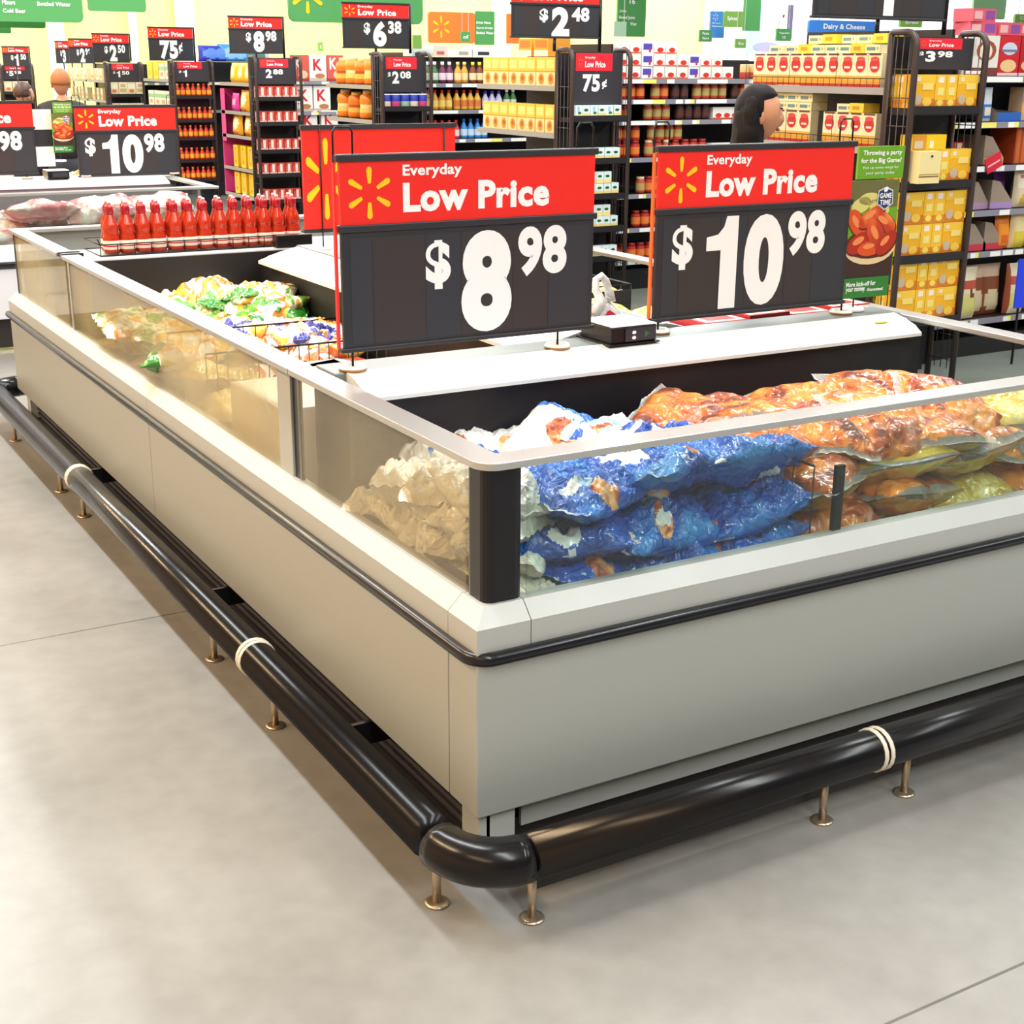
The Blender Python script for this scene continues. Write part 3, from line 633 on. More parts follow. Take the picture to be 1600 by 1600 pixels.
def bag(ms, k, name, label, loc, rx=0, ry=0, rz=0, group=None, sc=1.0):
    return inst(ms[k % len(ms)], name, label, 'bag', loc, group=group, rot=(R(rx), R(ry), R(rz)), scale=(sc, sc, sc))
LAY = ['bottom', 'second', 'third', 'fourth', 'top']
# cream bags against the left glass
g = 'cream frozen bags against the left glass'; k = 0
for layer in range(5):
    ys = [.20, .38, .56, .72][: (4, 4, 4, 3, 2)[layer]]
    for j, y in enumerate(ys):
        drop = .03 if (j == len(ys) - 1) else 0
        bag(B_CR, k, 'frozen_bag', 'white frozen bag behind the left glass, %s layer, %s counted from the black post' % (LAY[layer], ['first', 'second', 'third', 'fourth'][j]),
            (.185 + rnd.uniform(-.01, .015), y + rnd.uniform(-.02, .02) + (.03 * layer if layer < 4 else .06), .515 + .072 * layer - drop), rnd.uniform(-16, 16), rnd.uniform(-14, 18), rnd.choice((70, 100, 110, 255, 280)) + rnd.uniform(-20, 20), g); k += 1
# blue bags at the front glass
g = 'blue frozen bags at the front glass'; k = 0
for layer in range(4):
    for j in range(3):
        bag(B_BL, k, 'frozen_bag', 'blue frozen bag behind the front glass, %s layer, %s from the black corner post' % (LAY[layer] if layer < 3 else 'top', ['first', 'second', 'third'][j]),
            (.36 + j * .235 + rnd.uniform(-.02, .02) + (.02 if layer % 2 else 0), .205 + rnd.uniform(-.01, .02) + .012 * layer, .525 + .085 * layer + rnd.uniform(-.006, .006)), rnd.uniform(2, 24), rnd.uniform(-14, 14), rnd.choice((0, 180)) + rnd.uniform(-32, 32), g); k += 1
for j in range(4): bag(B_BL, k + j, 'frozen_bag', 'dark blue bag deep in the well, %s' % ['leftmost', 'second from left', 'third from left', 'rightmost'][j], (.36 + .19 * j, .50, .60 + .05 * (j % 2)), 6, 4, 30 * j, g)
# white and blue bags on top
g = 'white and blue bags on top of the pile'
for j, (px, py, z, rx, ry, rz, ms, kk, lb) in enumerate((
        (705, 668, .80, 10, -6, 20, B_WH, 0, 'white bag with an orange picture beside the aluminium rail, far left of the pile'),
        (765, 692, .83, 10, 24, 60, B_BL, 2, 'small bright blue bag with a knotted end near the left rail'),
        (835, 668, .80, 12, -8, -30, B_WH, 1, 'white bag with blue print lying lowest behind the front rail'),
        (878, 650, .85, 18, -14, 35, B_WH, 2, 'white and blue bag with one corner sticking up'),
        (905, 690, .84, 6, 8, 170, B_WH, 3, 'white bag with an orange photo right behind the front rail'),
        (960, 655, .85, 6, 6, 10, B_WH, 4, 'mostly white bag in the middle of the white and blue heap'),
        (1010, 660, .86, 16, -4, 150, B_WH, 0, 'white bag with brown picture next to the blue crinkled bag'),
        (1050, 672, .86, 14, 4, -10, B_BL, 4, 'crinkled bright blue bag on top beside the orange packs'),
        (985, 690, .85, 2, 0, 95, B_WH, 2, 'white bag half hidden by the front rail, beside the blue bag'))):
    p = at(px, py, 'z', z); p.z -= .06
    bag(ms, kk, 'frozen_bag', lb, p, rx, ry, rz, g, .62 if j == 1 else .9)
p = at(700, 672, 'z', .79)
o = MB().box(-.10, -.012, 0, .10, .012, .15, M('pack_white', 'f2f2f0', .5)).box(-.08, -.0126, .02, .04, -.0122, .06, M('pack_orange_print', 'd8784a', .5)).build('flat_pack', loc=(p.x, p.y + .03, .70), rz=R(-12)); o.rotation_euler.x = R(-28)
tag(o, 'plain white flat pack leaning at the left end of the white and blue heap', 'pack')
# roast and yellow bags on the right
g = 'roast meat bags right of the wire divider'; k = 0
for layer in range(4):
    for j in range(4):
        ms = B_YE if (layer + j) % 3 == 0 else B_CH
        if layer == 3 and j == 0: continue
        bag(ms, k, 'frozen_bag', '%s bag behind the front glass, %s layer, %s from the wire divider' % ('yellow' if ms is B_YE else 'orange brown roast', LAY[layer] if layer < 3 else 'top', ['first', 'second', 'third', 'fourth'][j]),
            (1.06 + j * .272 + rnd.uniform(-.02, .02) + (.05 if layer % 2 else 0) - (.06 if j == 3 else 0), .215 + rnd.uniform(-.01, .02) + .02 * layer, .525 + .088 * layer), rnd.uniform(6, 30), rnd.uniform(-16, 16), rnd.choice((0, 180)) + rnd.uniform(-35, 35), g); k += 1
for j, (px, py, z, rx, ry, rz, ms, kk, lb) in enumerate((
        (1075, 625, .85, 18, -10, 35, B_CH, 0, 'orange roast bag leaning back, next to the white and blue heap'),
        (1150, 612, .86, 14, 4, 160, B_CH, 1, 'orange roast bag second from left along the black back wall'),
        (1215, 620, .84, 4, 0, 20, B_WH, 3, 'clear bag with a pink and white card among the orange bags'),
        (1270, 605, .86, 18, -6, -20, B_CH, 2, 'orange bag with dark stripes third along the black back wall'),
        (1180, 650, .86, 4, 4, 10, B_CH, 3, 'orange bag with white card just behind the front rail'),
        (1300, 635, .86, 6, 0, 40, B_CH, 4, 'pale orange bag just behind the middle of the front rail'),
        (1410, 600, .86, 22, 6, -8, B_CH, 0, 'biggest orange roast bag, highest of the heap near the right end'),
        (1440, 640, .84, 6, 4, 150, B_CH, 2, 'orange bag right of centre under the biggest roast bag'))):
    p = at(px, py, 'z', z); p.y = min(p.y, .68); p.z -= .075
    bag(ms, kk, 'frozen_bag', lb, p, rx, ry, rz, g, 1.15 if j == 6 else .95)
for j in range(5): bag(B_CH, j + 1, 'frozen_bag', 'orange bag low in the right half of the well, %s' % ORD[j], (1.05 + .21 * j, .52, .66 + .03 * (j % 2)), 4, 6, 40 * j, g)
# wire divider in the near well
def grid(name, label, p0, p1, z0, z1, n, m=3, r=.002, rr=.0035, top=True):
    mb = MB(); p0 = Vector(p0); p1 = Vector(p1)
    for i in range(n + 1):
        q = p0.lerp(p1, i / n); mb.tube([(q.x, q.y, z0), (q.x, q.y, z1)], r, WIRE, 5)
    for j in range(m + 1):
        z = z0 + (z1 - z0) * j / m; mb.tube([(p0.x, p0.y, z), (p1.x, p1.y, z)], rr if j == m else r, WIRE, 5)
    o = mb.build(name); return tag(o, label, 'wire divider')
grid('wire_divider', 'black wire divider between the blue bags and the orange roast bags', (.955, .08, 0), (.955, .80, 0), .46, .80, 10)
# long left well
g = 'vegetable bags in the left long well'; k = 0
for i, (px, py, z) in enumerate(((265, 466, .74), (290, 470, .78), (318, 478, .76), (345, 462, .80), (372, 475, .79), (400, 465, .82), (448, 478, .79), (462, 462, .82), (508, 462, .82), (335, 500, .74), (430, 492, .77), (480, 488, .77))):
    p = at(px, py, 'z', z - .03); p.x = max(p.x, .17); p.x = min(p.x, .68)
    bag(B_VE, k, 'vegetable_bag', 'green and white vegetable bag in the left long well, %s' % ordn(i, 12), p, rnd.uniform(-18, 18), rnd.uniform(-18, 18), rnd.uniform(0, 360), g); k += 1
g2 = 'bags in the left basket row'
for i, (px, py, z) in enumerate(((365, 520, .74), (392, 528, .75), (420, 520, .77), (448, 535, .75), (470, 520, .77), (500, 530, .75), (520, 520, .77), (410, 548, .72), (470, 552, .72), (512, 555, .72))):
    p = at(px, py, 'z', z - .03); p.x = min(max(p.x, .16), .69)
    bag(B_MI, k, 'snack_bag', 'orange, white and blue bag in the wire basket row, %s' % ordn(i, 10), p, rnd.uniform(-15, 15), rnd.uniform(-15, 15), rnd.uniform(0, 360), g2); k += 1
for i in range(6): bag(B_YE, i, 'frozen_bag', 'yellow bag seen faintly through the hazy left glass, %s counted from the far end' % ['first', 'second', 'third', 'fourth', 'fifth', 'sixth'][i], (.22 + .02 * (i % 2), 3.25 - .24 * i, .60 + .06 * (i % 3 == 1)), 5, rnd.uniform(-10, 10), 90 + rnd.uniform(-25, 25), 'yellow bags behind the left glass')
for i in range(4): bag(B_MI, i, 'snack_bag', 'pale bag deep in the left long well, %s' % ORD[i], (.45 + .06 * (i % 2), 3.1 - .3 * i, .60), 5, 8, 60 * i, 'deep bags in the left long well', 1.4)
for i in range(3): bag(B_VE, i + 2, 'vegetable_bag', 'pale bag behind the hazy glass above the yellow bags, %s' % ORD[i], (.2, 3.0 - .3 * i, .72), 8, 8, 80 * i, 'pale bags behind the left glass', 1.2)
grid('wire_divider', 'low black wire divider across the green vegetable bags', (.13, 2.5, 0), (.78, 2.5, 0), .5, .79, 14)
grid('wire_divider', 'black wire divider with tall bars in front of the mixed bags', (.13, 2.08, 0), (.78, 2.08, 0), .5, .79, 18, 2)
# carton and flat cards at the near end of the left long well
CARD = M('carton_board', 'f4eee0', .6)
t = thing('carton', 'open pale carton behind the hazy left glass', 'carton', (.10, 1.32, .465))
MB().box(0, 0, 0, .26, .44, .30, CARD).build('box', t, .003); MB().box(.0, -.0, .301, .26, .2, .304, WHITE).build('flap', t)
for i, (px0, py0, c) in enumerate(((470, 556, 'f2e2dc'), (520, 566, 'f4ece4'))):
    p = at(px0, py0, 'z', .80)
    mb = MB().box(-.11, -.10, 0, .11, .10, .012, M('card_%d' % i, c, .5)).box(-.08, -.06, .0122, .08, .02, .0126, M('card_print_%d' % i, 'e8b0a0', .5))
    o = mb.build('flat_pack', loc=(p.x, min(p.y, 1.75), .77 + .0 * i), rz=R(20 * i)); tag(o, ['pale pink flat pack at the near end of the left long well', 'white flat pack beside the foot of the $8.98 sign'][i], 'pack')
for i in range(6):
    p = at(565 + 16 * i, 551 - 2 * i, 'z', .80)
    mb = MB().box(-.05, -.07, 0, .05, .07, .11, M('red_pack', 'd84a2c', .45)).box(-.04, -.0706, .03, .04, -.07, .08, M('orange_pack_print', 'f2a24a', .5))
    tag(mb.build('snack_pack', loc=(.83 - .0 + .0 * i + (-.02 if i % 2 else .0) - .18 + .11 * i * .0, 1.2 + .16 * i, .62), rz=R(8 * (i % 3 - 1))), 'red and orange pack under the $8.98 sign, %s' % ordn(i, 6), 'pack', 'red packs under the sign')
# right long well, seen between the two signs
t = thing('snack_sack', 'white bag with a red mesh front and a looped handle behind the temperature box', 'bag', (1.12, 1.235, .90))
def sackf(d, p): return Vector((p.x * (1 - .35 * max(0, d.z)), p.y * (1 - .3 * max(0, d.z)), p.z))
MB().ell((0, 0, .04), (.075, .05, .075), CLEAR, 18, 12, sackf).build('sack', t)
MB().add([(-.055, -.052, .02), (.05, -.052, .02), (.045, -.046, .06), (0, -.034, .09), (-.045, -.046, .06)], [(0, 1, 2, 3, 4)], REDBAG).build('mesh_front', t)
MB().tube([(-.06, -.03, .07), (-.02, -.02, .115), (-.035, -.01, .15), (-.03, 0, .18), (-.01, 0, .19), (.005, 0, .175), (.02, 0, .14), (.02, -.01, .11)], [.016, .018, .012, .011, .011, .012, .014, .016], CLEAR, 10).build('handle', t)
for i in range(5):
    bag(B_YE, i, 'frozen_bag', 'yellow green bag in the right long well, %s counted from the near end' % ['first', 'second', 'third', 'fourth', 'fifth'][i], (1.62 + .12 * (i % 2), 1.45 + .32 * i, .80), 6, 8 * (i % 2), 60 * i, 'bags in the right long well')
t = thing('wire_basket', 'black wire basket in the right long well', 'basket', (1.5, 2.2, .74)); mb = MB()
for z in (0, .07, .14): mb.tube([(0, 0, z), (.4, 0, z), (.4, .35, z), (0, .35, z)], .003, WIRE, 5, True)
for i in range(9): mb.tube([(.05 * i, 0, 0), (.05 * i, 0, .14)], .0022, WIRE, 5); mb.tube([(.05 * i, .35, 0), (.05 * i, .35, .14)], .0022, WIRE, 5)
mb.build('wires', t); MB().box(0, -.002, .03, .4, -.001, .12, SBLK).build('front_card', t)
for i in range(4):
    t = tag(MB().box(0, 0, 0, .17, .2, .05, M('red_carton', 'b8242c', .4)).box(.01, .01, .0502, .16, .19, .0508, M('carton_white_print', 'efe8e0', .4)).box(.03, .03, .051, .14, .12, .0514, M('red_carton', 'b8242c', .4)).build('food_carton', loc=(1.43 + .175 * i, 1.12, .885 + .01 * (i % 2)), rz=R(4 * (i % 2) - 2)), 'flat red and white carton under the $10.98 sign, %s' % ordn(i, 4), 'carton', 'red cartons under the near $10.98 sign')
for i in range(3): bag(B_VE, i, 'frozen_bag', 'bright small bag at the right end behind the ledge, %s' % ordn(i, 3), (1.72 + .12 * i, 1.3, .91), 5, 4, 70 * i, 'small bags behind the right end of the ledge', .6)

# ------------------------------------------------------------------ red sauce bottles on the far ledge
SAUCE = M('red_sauce', 'b52c12', .1, coat=.5); CAPR = M('crimson_cap', 'a00c20', .2, coat=.4); LABW = M('sauce_label', 'efe2d0', .45); LABR = M('sauce_label_red', 'c0302a', .45); SHINE = M('cap_glint', 'f2dcdc', .3)
bm_ = MB().lathe([(.030, 0), (.034, .006), (.0345, .012), (.0345, .062), (.0335, .068), (.0295, .080), (.0315, .092), (.0325, .104), (.0295, .120), (.022, .140), (.016, .156), (.0145, .165)], SAUCE, n=18).mesh('bottle_body')
bl_ = MB().lathe([(.0349, .018), (.0352, .0185, LABW), (.0352, .030, LABR), (.0352, .036, LABW), (.0352, .054), (.0349, .0545)], LABW, n=18).mesh('bottle_label')
bc_ = MB().lathe([(.0155, .158), (.0172, .165), (.0172, .190), (.0150, .196), (.0105, .199), (.0085, .208, SHINE), (.006, .213), (.0, .214)], CAPR, n=16).mesh('bottle_cap')  # pale tip paints a glint into the cap colour
def sauce(x, y, z, label):
    t = thing('sauce_bottle', label, 'bottle', (x, y, z), 0, 'red sauce bottles on the far ledge')
    for nm, me in (('body', bm_), ('label', bl_), ('cap', bc_)):
        o = bpy.data.objects.new(nm, me); COL.objects.link(o); o.parent = t
xs0, xs1 = at(175, 390, 'y', 3.62).x, at(458, 372, 'y', 3.62).x
for j in range(2):
    for i in range(13):
        x = xs0 + (xs1 - xs0) * i / 12
        sauce(x + (.012 if j % 2 else 0) + rnd.uniform(-.004, .004), 3.62 + j * .075, .933, 'red sauce bottle in the %s row, %s' % (['front', 'back'][j], ordn(i, 13)))
t = thing('bottle_rack', 'low black wire rack holding the red sauce bottles', 'rack', (xs0 - .06, 3.57, .926)); w = xs1 - xs0 + .12
mb = MB()
for z in (.004, .05): mb.tube([(0, 0, z), (w, 0, z), (w, .28, z), (0, .28, z)], .0028, WIRE, 5, True)
for i in range(14): mb.tube([(w * i / 13, 0, .004), (w * i / 13, 0, .05)], .0022, WIRE, 5)
mb.tube([(0, 0, .05), (-.01, 0, .075)], .003, WIRE, 5); mb.build('wires', t)
a = at(425, 390, 'y', 3.5); b = at(481, 390, 'y', 3.5)
tag(MB().box(0, 0, 0, b.x - a.x, .05, .055, BLACK).build('control_box', bevel=.004, loc=(a.x, 3.44, .9355)), 'long flat black box in front of the rightmost red bottles', 'box')

# ------------------------------------------------------------------ meat packs in the second island
g = 'pink meat packs in the second island'
spots = []
for layer in range(3):
    for i in range(9): spots.append((1.35 - .36 * i + (.18 if layer == 1 else 0), 6.78 + .22 * (layer % 2), .62 + .09 * layer, layer, i))
for x, y, z, layer, i in spots:
    if layer == 2 and i in (3, 4): continue
    bag(B_ME, i + layer, 'meat_pack', 'pink meat pack in the second island, %s layer, %s from the black post' % (['lower', 'middle', 'upper'][layer], ['first', 'second', 'third', 'fourth', 'fifth', 'sixth', 'seventh', 'eighth', 'ninth'][i]), (x, y, z), rnd.uniform(5, 22), rnd.uniform(-8, 8), rnd.choice((0, 180)) + rnd.uniform(-12, 12), g)
for i, px in enumerate((120, 132, 145, 158, 170, 262)):
    p = at(px, 272, 'y', 7.75); bag(B_VE, i, 'snack_bag', 'small green and brown bag behind the far $10.98 sign, %s' % ordn(i, 6), (p.x, 7.8, .93), 10, 0, 50 * i, 'small bags at the foot of the far sign', .6)
# ------------------------------------------------------------------ goods
def colmat(c): return M('print_' + c, c, .45)
def carton(w, d, h, base, patches=(), top=None, name='carton'):
    """a printed box, front facing -Y, local origin at the middle of its bottom; patches (u0, v0, u1, v1, colour) or ('o', u, v, ru, rv, colour) or ('t', text, u0, v0, u1, v1, colour)"""
    mb = MB(); m = colmat(base); mb.box(-w / 2, -d / 2, 0, w / 2, d / 2, h, m)
    if top: mb.quad((-w / 2, -d / 2, h + .0006), (w / 2, -d / 2, h + .0006), (w / 2, d / 2, h + .0006), (-w / 2, d / 2, h + .0006), colmat(top))
    for k, p in enumerate(patches):
        y = -d / 2 - .0007 - .0004 * k
        if p[0] == 'o': mb.fell(-w / 2 + p[1] * w, p[2] * h, p[3] * w, p[4] * h, y, colmat(p[5]), 14)
        elif p[0] == 't': mb.text(p[1], -w / 2 + p[2] * w, -w / 2 + p[4] * w, p[3] * h, p[5] * h, y, colmat(p[6]), .03)
        else: mb.fq(-w / 2 + p[0] * w, p[1] * h, -w / 2 + p[2] * w, p[3] * h, y, colmat(p[4]))
    return mb.mesh(name)
def jar(r, h, body, cap, lab=None, kind='jar', lab2=None):
    b, c, l = colmat(body), colmat(cap), colmat(lab or body); l2 = colmat(lab2 or lab or body)
    if kind == 'can': pr = [(r * .95, 0), (r, .004, l2), (r, h * .45, l), (r, h - .006, c), (r * .94, h - .002), (r * .9, h)]
    elif kind == 'bottle': pr = [(r * .9, 0, b), (r, .008), (r, h * .15, l), (r, h * .48, b), (r * .95, h * .56), (r * .45, h * .76), (r * .38, h * .84, c), (r * .45, h * .85), (r * .45, h)]
    elif kind == 'jug': pr = [(r * .88, 0, b), (r, .02), (r, h * .22, l), (r * .93, h * .40, l2), (r * .93, h * .5, b), (r, h * .62), (r * .92, h * .80), (r * .6, h * .88, c), (r * .62, h * .9), (r * .6, h)]
    else: pr = [(r * .9, 0, b), (r, .006), (r, h * .18, l), (r, h * .62, b), (r * .97, h * .75), (r * .8, h * .83, c), (r * .84, h * .84), (r * .84, h)]
    return MB().lathe(pr, b, n=14).mesh(kind)
def pouch(w, h, d, base, patches, name='pouch'):
    """a standing film bag, crimped at the top, front facing -Y"""
    mb = MB(); nx, nz = 8, 12; vs = []; fs = []; ms = []
    def th(u, v): return d / 2 * (max(0, 1 - abs(u) ** 3) ** .5) * max(0.0, 1 - max(0, (v - .15) / .85) ** 2.2) ** .7 * min(1, .55 + v * 3)
    for s in (-1, 1):
        for i in range(nx + 1):
            for j in range(nz + 1):
                u = -1 + 2 * i / nx; v = j / nz
                vs.append((u * w / 2 * (1 - .06 * sin(v * pi)), s * th(u, v) + .004 * noise.noise((u * 3, v * 3, s + w * 50)), v * h))
    n1 = (nx + 1) * (nz + 1)
    def pick(u, v):
        c = base
        for p in patches:
            if p[0] == 'o':
                if ((u - p[1]) / p[3]) ** 2 + ((v - p[2]) / p[4]) ** 2 < 1: c = p[5]
            elif p[0] <= u <= p[2] and p[1] <= v <= p[3]: c = p[4]
        return colmat(c)
    for s in (0, 1):
        for i in range(nx):
            for j in range(nz):
                a = s * n1 + i * (nz + 1) + j; q = (a, a + nz + 1, a + nz + 2, a + 1)
                fs.append(q if s == 0 else q[::-1]); ms.append(pick((i + .5) / nx, (j + .5) / nz))
    mb.add(vs, fs, ms, True); return mb.mesh(name)

def row(mes, name, desc, where, cat, group, xs, y, z, rz=0.0, jit=.004, face='y'):
    """a row of goods; xs are centres counted from the left of the photo; face 'y': along x, front to -Y; face 'x': along y, front to -X"""
    n = len(xs)
    for i, x in enumerate(xs):
        j = rnd.uniform(-jit, jit); lab = '%s, %s %s' % (desc if isinstance(desc, str) else desc[i % len(desc)], ordn(i, n), where) if n > 1 else '%s %s' % (desc if isinstance(desc, str) else desc[0], where)
        me = mes[i % len(mes)] if isinstance(mes, (list, tuple)) else mes
        if face == 'y': inst(me, name, lab, cat, (x, y + j, z), rz + R(rnd.uniform(-2, 2)), group)
        else: inst(me, name, lab, cat, (y + j, x, z), R(-90) + rz + R(rnd.uniform(-2, 2)), group)
def span(a, b, n):
    s = (b - a) / n
    return [a + s * (i + .5) for i in range(n)]

# ---- wing racks at the gondola ends
def wing(label, Y, top, shelves, tagtext, header, tagfit=(.20, .80), ytag=None, depth=.20, xa=4.18, xb=4.68):
    t = thing('wire_rack', label, 'rack', (xa, Y, 0)); w = xb - xa; r = .017
    for x in (0, w):
        rr = .07
        pts = [(x, 0, 0), (x, 0, top - rr)] + [(x, rr - rr * cos(R(q * 22.5)), top - rr + rr * sin(R(q * 22.5))) for q in range(1, 5)] + [(x, depth - .01, top), (x, depth, top - .01), (x, depth, 0)]
        f = MB().tube(pts, r, RACKM, 8).build('side_frame', t)
        g = MB()
        for k in range(1, 4): g.tube([(x, depth * k / 4, .1), (x, depth * k / 4, top)], .003, RACKM, 5)
        for k in range(int((top - .15) / .14)): g.tube([(x, 0, .15 + .14 * k), (x, depth, .15 + .14 * k)], .003, RACKM, 5)
        g.build('side_wires', f)
    MB().box(0, depth + .005, .1, w, depth + .015, top - .02, SHELFB).build('back_panel', t)
    for z in shelves: MB().box(.01, -.005, z - .035, w - .01, depth, z - .004, SHELFB).box(.01, -.012, z - .03, w - .01, -.006, z + .012, SHELFB).build('shelf', t)
    h0, h1 = header
    hd = MB().box(.03, .06, h0, w - .03, .068, h1, HEADB).build('header_card', t)
    y = .058; tw = w - .06; hh = h1 - h0
    tb = MB().box(.03 + .08 * tw, y, h1 - .36 * hh, .03 + .80 * tw, y + .002, h1 - .02 * hh, M('rack_tag_red', 'ee2838', .4))
    tb.spark(.03 + .17 * tw, h1 - .19 * hh, .05 * tw, .11 * hh, y - .001, ORANGE); tb.text('Low Price', .03 + .26 * tw, .03 + .66 * tw, h1 - .29 * hh, h1 - .17 * hh, y - .001, WHITE, .03); tb.text('Everyday', .03 + .26 * tw, .03 + .46 * tw, h1 - .13 * hh, h1 - .08 * hh, y - .001, WHITE)
    tb.build('price_tag', hd)
    d, b, c = tagtext; nm = MB()
    if d: nm.text(d, .03 + .12 * tw, .03 + .19 * tw, h1 - .62 * hh, h1 - .44 * hh, y, WHITE, .04)
    if b == '1': nm.one(.03 + .24 * tw, .03 + .35 * tw, h1 - .76 * hh, h1 - .42 * hh, y, WHITE)
    else: nm.text(b, .03 + .22 * tw, .03 + (.38 if len(b) == 1 else .56) * tw, h1 - .76 * hh, h1 - .42 * hh, y, WHITE, .045)
    if c: nm.text(c, .03 + (.41 if len(b) == 1 else .60) * tw, .03 + (.66 if len(b) == 1 else .70) * tw, h1 - (.62 if len(b) == 1 else .70) * hh, h1 - (.42 if len(b) == 1 else .52) * hh, y, WHITE, .04)
    nm.build('numbers', hd)
    return t
Ys = (3.03, 6.28, 9.3, 12.49, 15.5, 18.5, 22.4)
wing('brown wire rack of yellow boxes under the $3.98 card', Ys[0], 1.87, (1.50, 1.125, .745, .40), ('$', '3', '98'), (1.69, 1.845), depth=.18)
YB = carton(.15, .07, .165, 'f0b020', ((0, .72, 1, 1, 'f6c63a'), (0, 0, 1, .28, 'd87a1e'), ('o', .25, .26, .18, .16, 'c8b49a'), (.12, .8, .3, .93, 'f2d8c8'), (.4, .55, .9, .75, 'f4d878'), ('o', .66, .2, .22, .14, 'f6c84a')))
YB2 = carton(.075, .07, .165, 'f5c030', ((.25, .76, .75, .94, 'f6e4d8'), (0, 0, 1, .25, 'e08a28'), (.2, .38, .8, .62, 'f2dc80'), ('o', .5, .16, .3, .1, 'f8d860')))
YB3 = carton(.05, .07, .165, 'f5c030', ((.2, .76, .8, .94, 'f6e4d8'), (0, 0, 1, .25, 'e08a28'), (.2, .38, .8, .62, 'f2dc80')))
YBT = carton(.24, .09, .075, 'f8c818', ((0, .0, .4, 1, 'd8902a'), (.05, .1, .3, .6, 'c8bfae'), (.5, .1, .62, .6, 'f4ecd0')))
YBP = carton(.15, .07, .16, 'eedc9c', ((0, .2, .95, .24, '8a5a2a'), (0, .28, .95, .3, 'a87a3a'), ('o', .55, .85, .06, .04, '4a3a1a')))
def yrow(z, where, upper=False):
    x = 4.20; lab = []
    for i, (me, w) in enumerate(((YB, .15), (YB2, .075), (YB2, .075), (YB, .15))):
        inst(me, 'snack_box', 'yellow box %s, %s of the $3.98 rack' % (['at the left', 'second', 'third', 'at the right'][i], where), 'box', (x + w / 2, Ys[0] + .05, z), R(rnd.uniform(-2, 2)), 'yellow boxes on the near rack'); x += w + .004
    for k in range(2): inst(YB3, 'snack_box', 'yellow box %s behind side wires, %s of the $3.98 rack' % (['middle', 'rear'][k], where), 'box', (4.245, Ys[0] + .114 + .053 * k, z), R(-90), 'yellow boxes on the near rack')
yrow(1.50, 'on the top shelf'); yrow(1.127, 'on the second shelf')
yrow(.747, 'third shelf lower row'); yrow(.914, 'third shelf upper row'); yrow(.402, 'bottom shelf lower row'); yrow(.569, 'bottom shelf upper row')
inst(YBT, 'snack_box', 'flat yellow box lying on top of the second shelf row of the $3.98 rack', 'box', (4.35, Ys[0] + .06, 1.293)); inst(YBP, 'snack_box', 'opened pale tray box leaning at the left of the second shelf', 'box', (4.28, Ys[0] - .035 + .0, 1.13))

wing('brown wire rack of small white boxes under the 75 cent card', Ys[1], 1.80, (1.345, 1.05, .80 - .0, .565, .35), (None, '75', '\u00a2'), (1.43, 1.785), xa=4.21, xb=4.70)
WB = carton(.062, .06, .08, 'dfeeee', (('o', .6, .35, .25, .12, '3a7a3a'), (0, 0, 1, .22, 'f2ecb0'), (.3, .5, .6, .9, '9cc8e8')))
WB2 = carton(.062, .06, .08, 'd8ecec', (('o', .45, .6, .3, .12, '2a5a2a'), (0, 0, 1, .35, 'f0d890')))
for z, n, s in ((1.346, 6, 'top shelf'), (1.052, 6, 'second shelf'), (.802, 6, 'third shelf lower row'), (.884, 5, 'third shelf, upper row'), (.567, 6, 'fourth shelf, lower row'), (.649, 5, 'fourth shelf, upper row'), (.352, 6, 'bottom shelf')):
    row([WB, WB2] if z > 1.3 else WB2, 'dessert_box', 'small white box', 'on %s, 75 cent rack' % s, 'box', 'white boxes on the 75 cent rack', [4.275 + .066 * i for i in range(n)], Ys[1] + .04, z)
RCAN = jar(.033, .10, '7a1418', '2a1a1a', 'c03028', 'can', 'e08a3a')
row(RCAN, 'dessert_can', 'dark red can', 'at the right of the 75 cent rack', 'can', 'red cans on the 75 cent rack', [4.63, 4.63 + .0], Ys[1] + .06, 1.346 + .0) if False else None

wing('brown wire rack of blue tubs under the $2.08 card', Ys[2], 1.78, (1.325, 1.06, .80, .5), ('$', '2', '08'), (1.455, 1.76), xa=4.16, xb=4.64)
BT = jar(.042, .115, '23309a', 'f0f0f2', '2a38a8', 'can', 'e8d8c8'); BT2 = jar(.042, .115, '23309a', 'f0f0f2', '2a38a8', 'can', 'd84a8a'); BT3 = jar(.042, .115, '23309a', 'f0f0f2', '2a38a8', 'can', '9ac8b0')
for z, s in ((1.326, 'top'), (1.062, 'second'), (.802, 'third')):
    row([BT, BT2, BT3], 'frosting_tub', 'blue tub', 'on %s shelf, $2.08 rack' % s, 'tub', 'blue tubs on the $2.08 rack', [4.215 + .09 * i for i in range(5)], Ys[2] + .05, z)

wing('brown wire rack of red and white boxes under the 2.88 card', Ys[3], 1.755, (1.335, 1.075, .785, .53, .25), (None, '2', '88'), (1.475, 1.74), xa=4.17, xb=4.68)
PB = carton(.08, .06, .118, 'd8584a', ((.35, .2, .7, .9, 'f2e2dc'), (0, 0, 1, .18, 'eec8c0'), (.0, .75, .3, 1, 'b83028')))
for z, s in ((1.336, 'top'), (1.077, 'second'), (.787, 'third'), (.532, 'fourth'), (.252, 'bottom')):
    row(PB, 'food_box', 'red and white box', 'on %s shelf, 2.88 rack' % s, 'box', 'red and white boxes on the 2.88 rack', [4.235 + .09 * i for i in range(5)], Ys[3] + .05, z)
    row(PB, 'food_box', 'red box', 'behind side wires, %s shelf of the 2.88 rack' % s, 'box', 'red boxes at the side of the 2.88 rack', [Ys[3] + .14], 4.225, z, face='x')

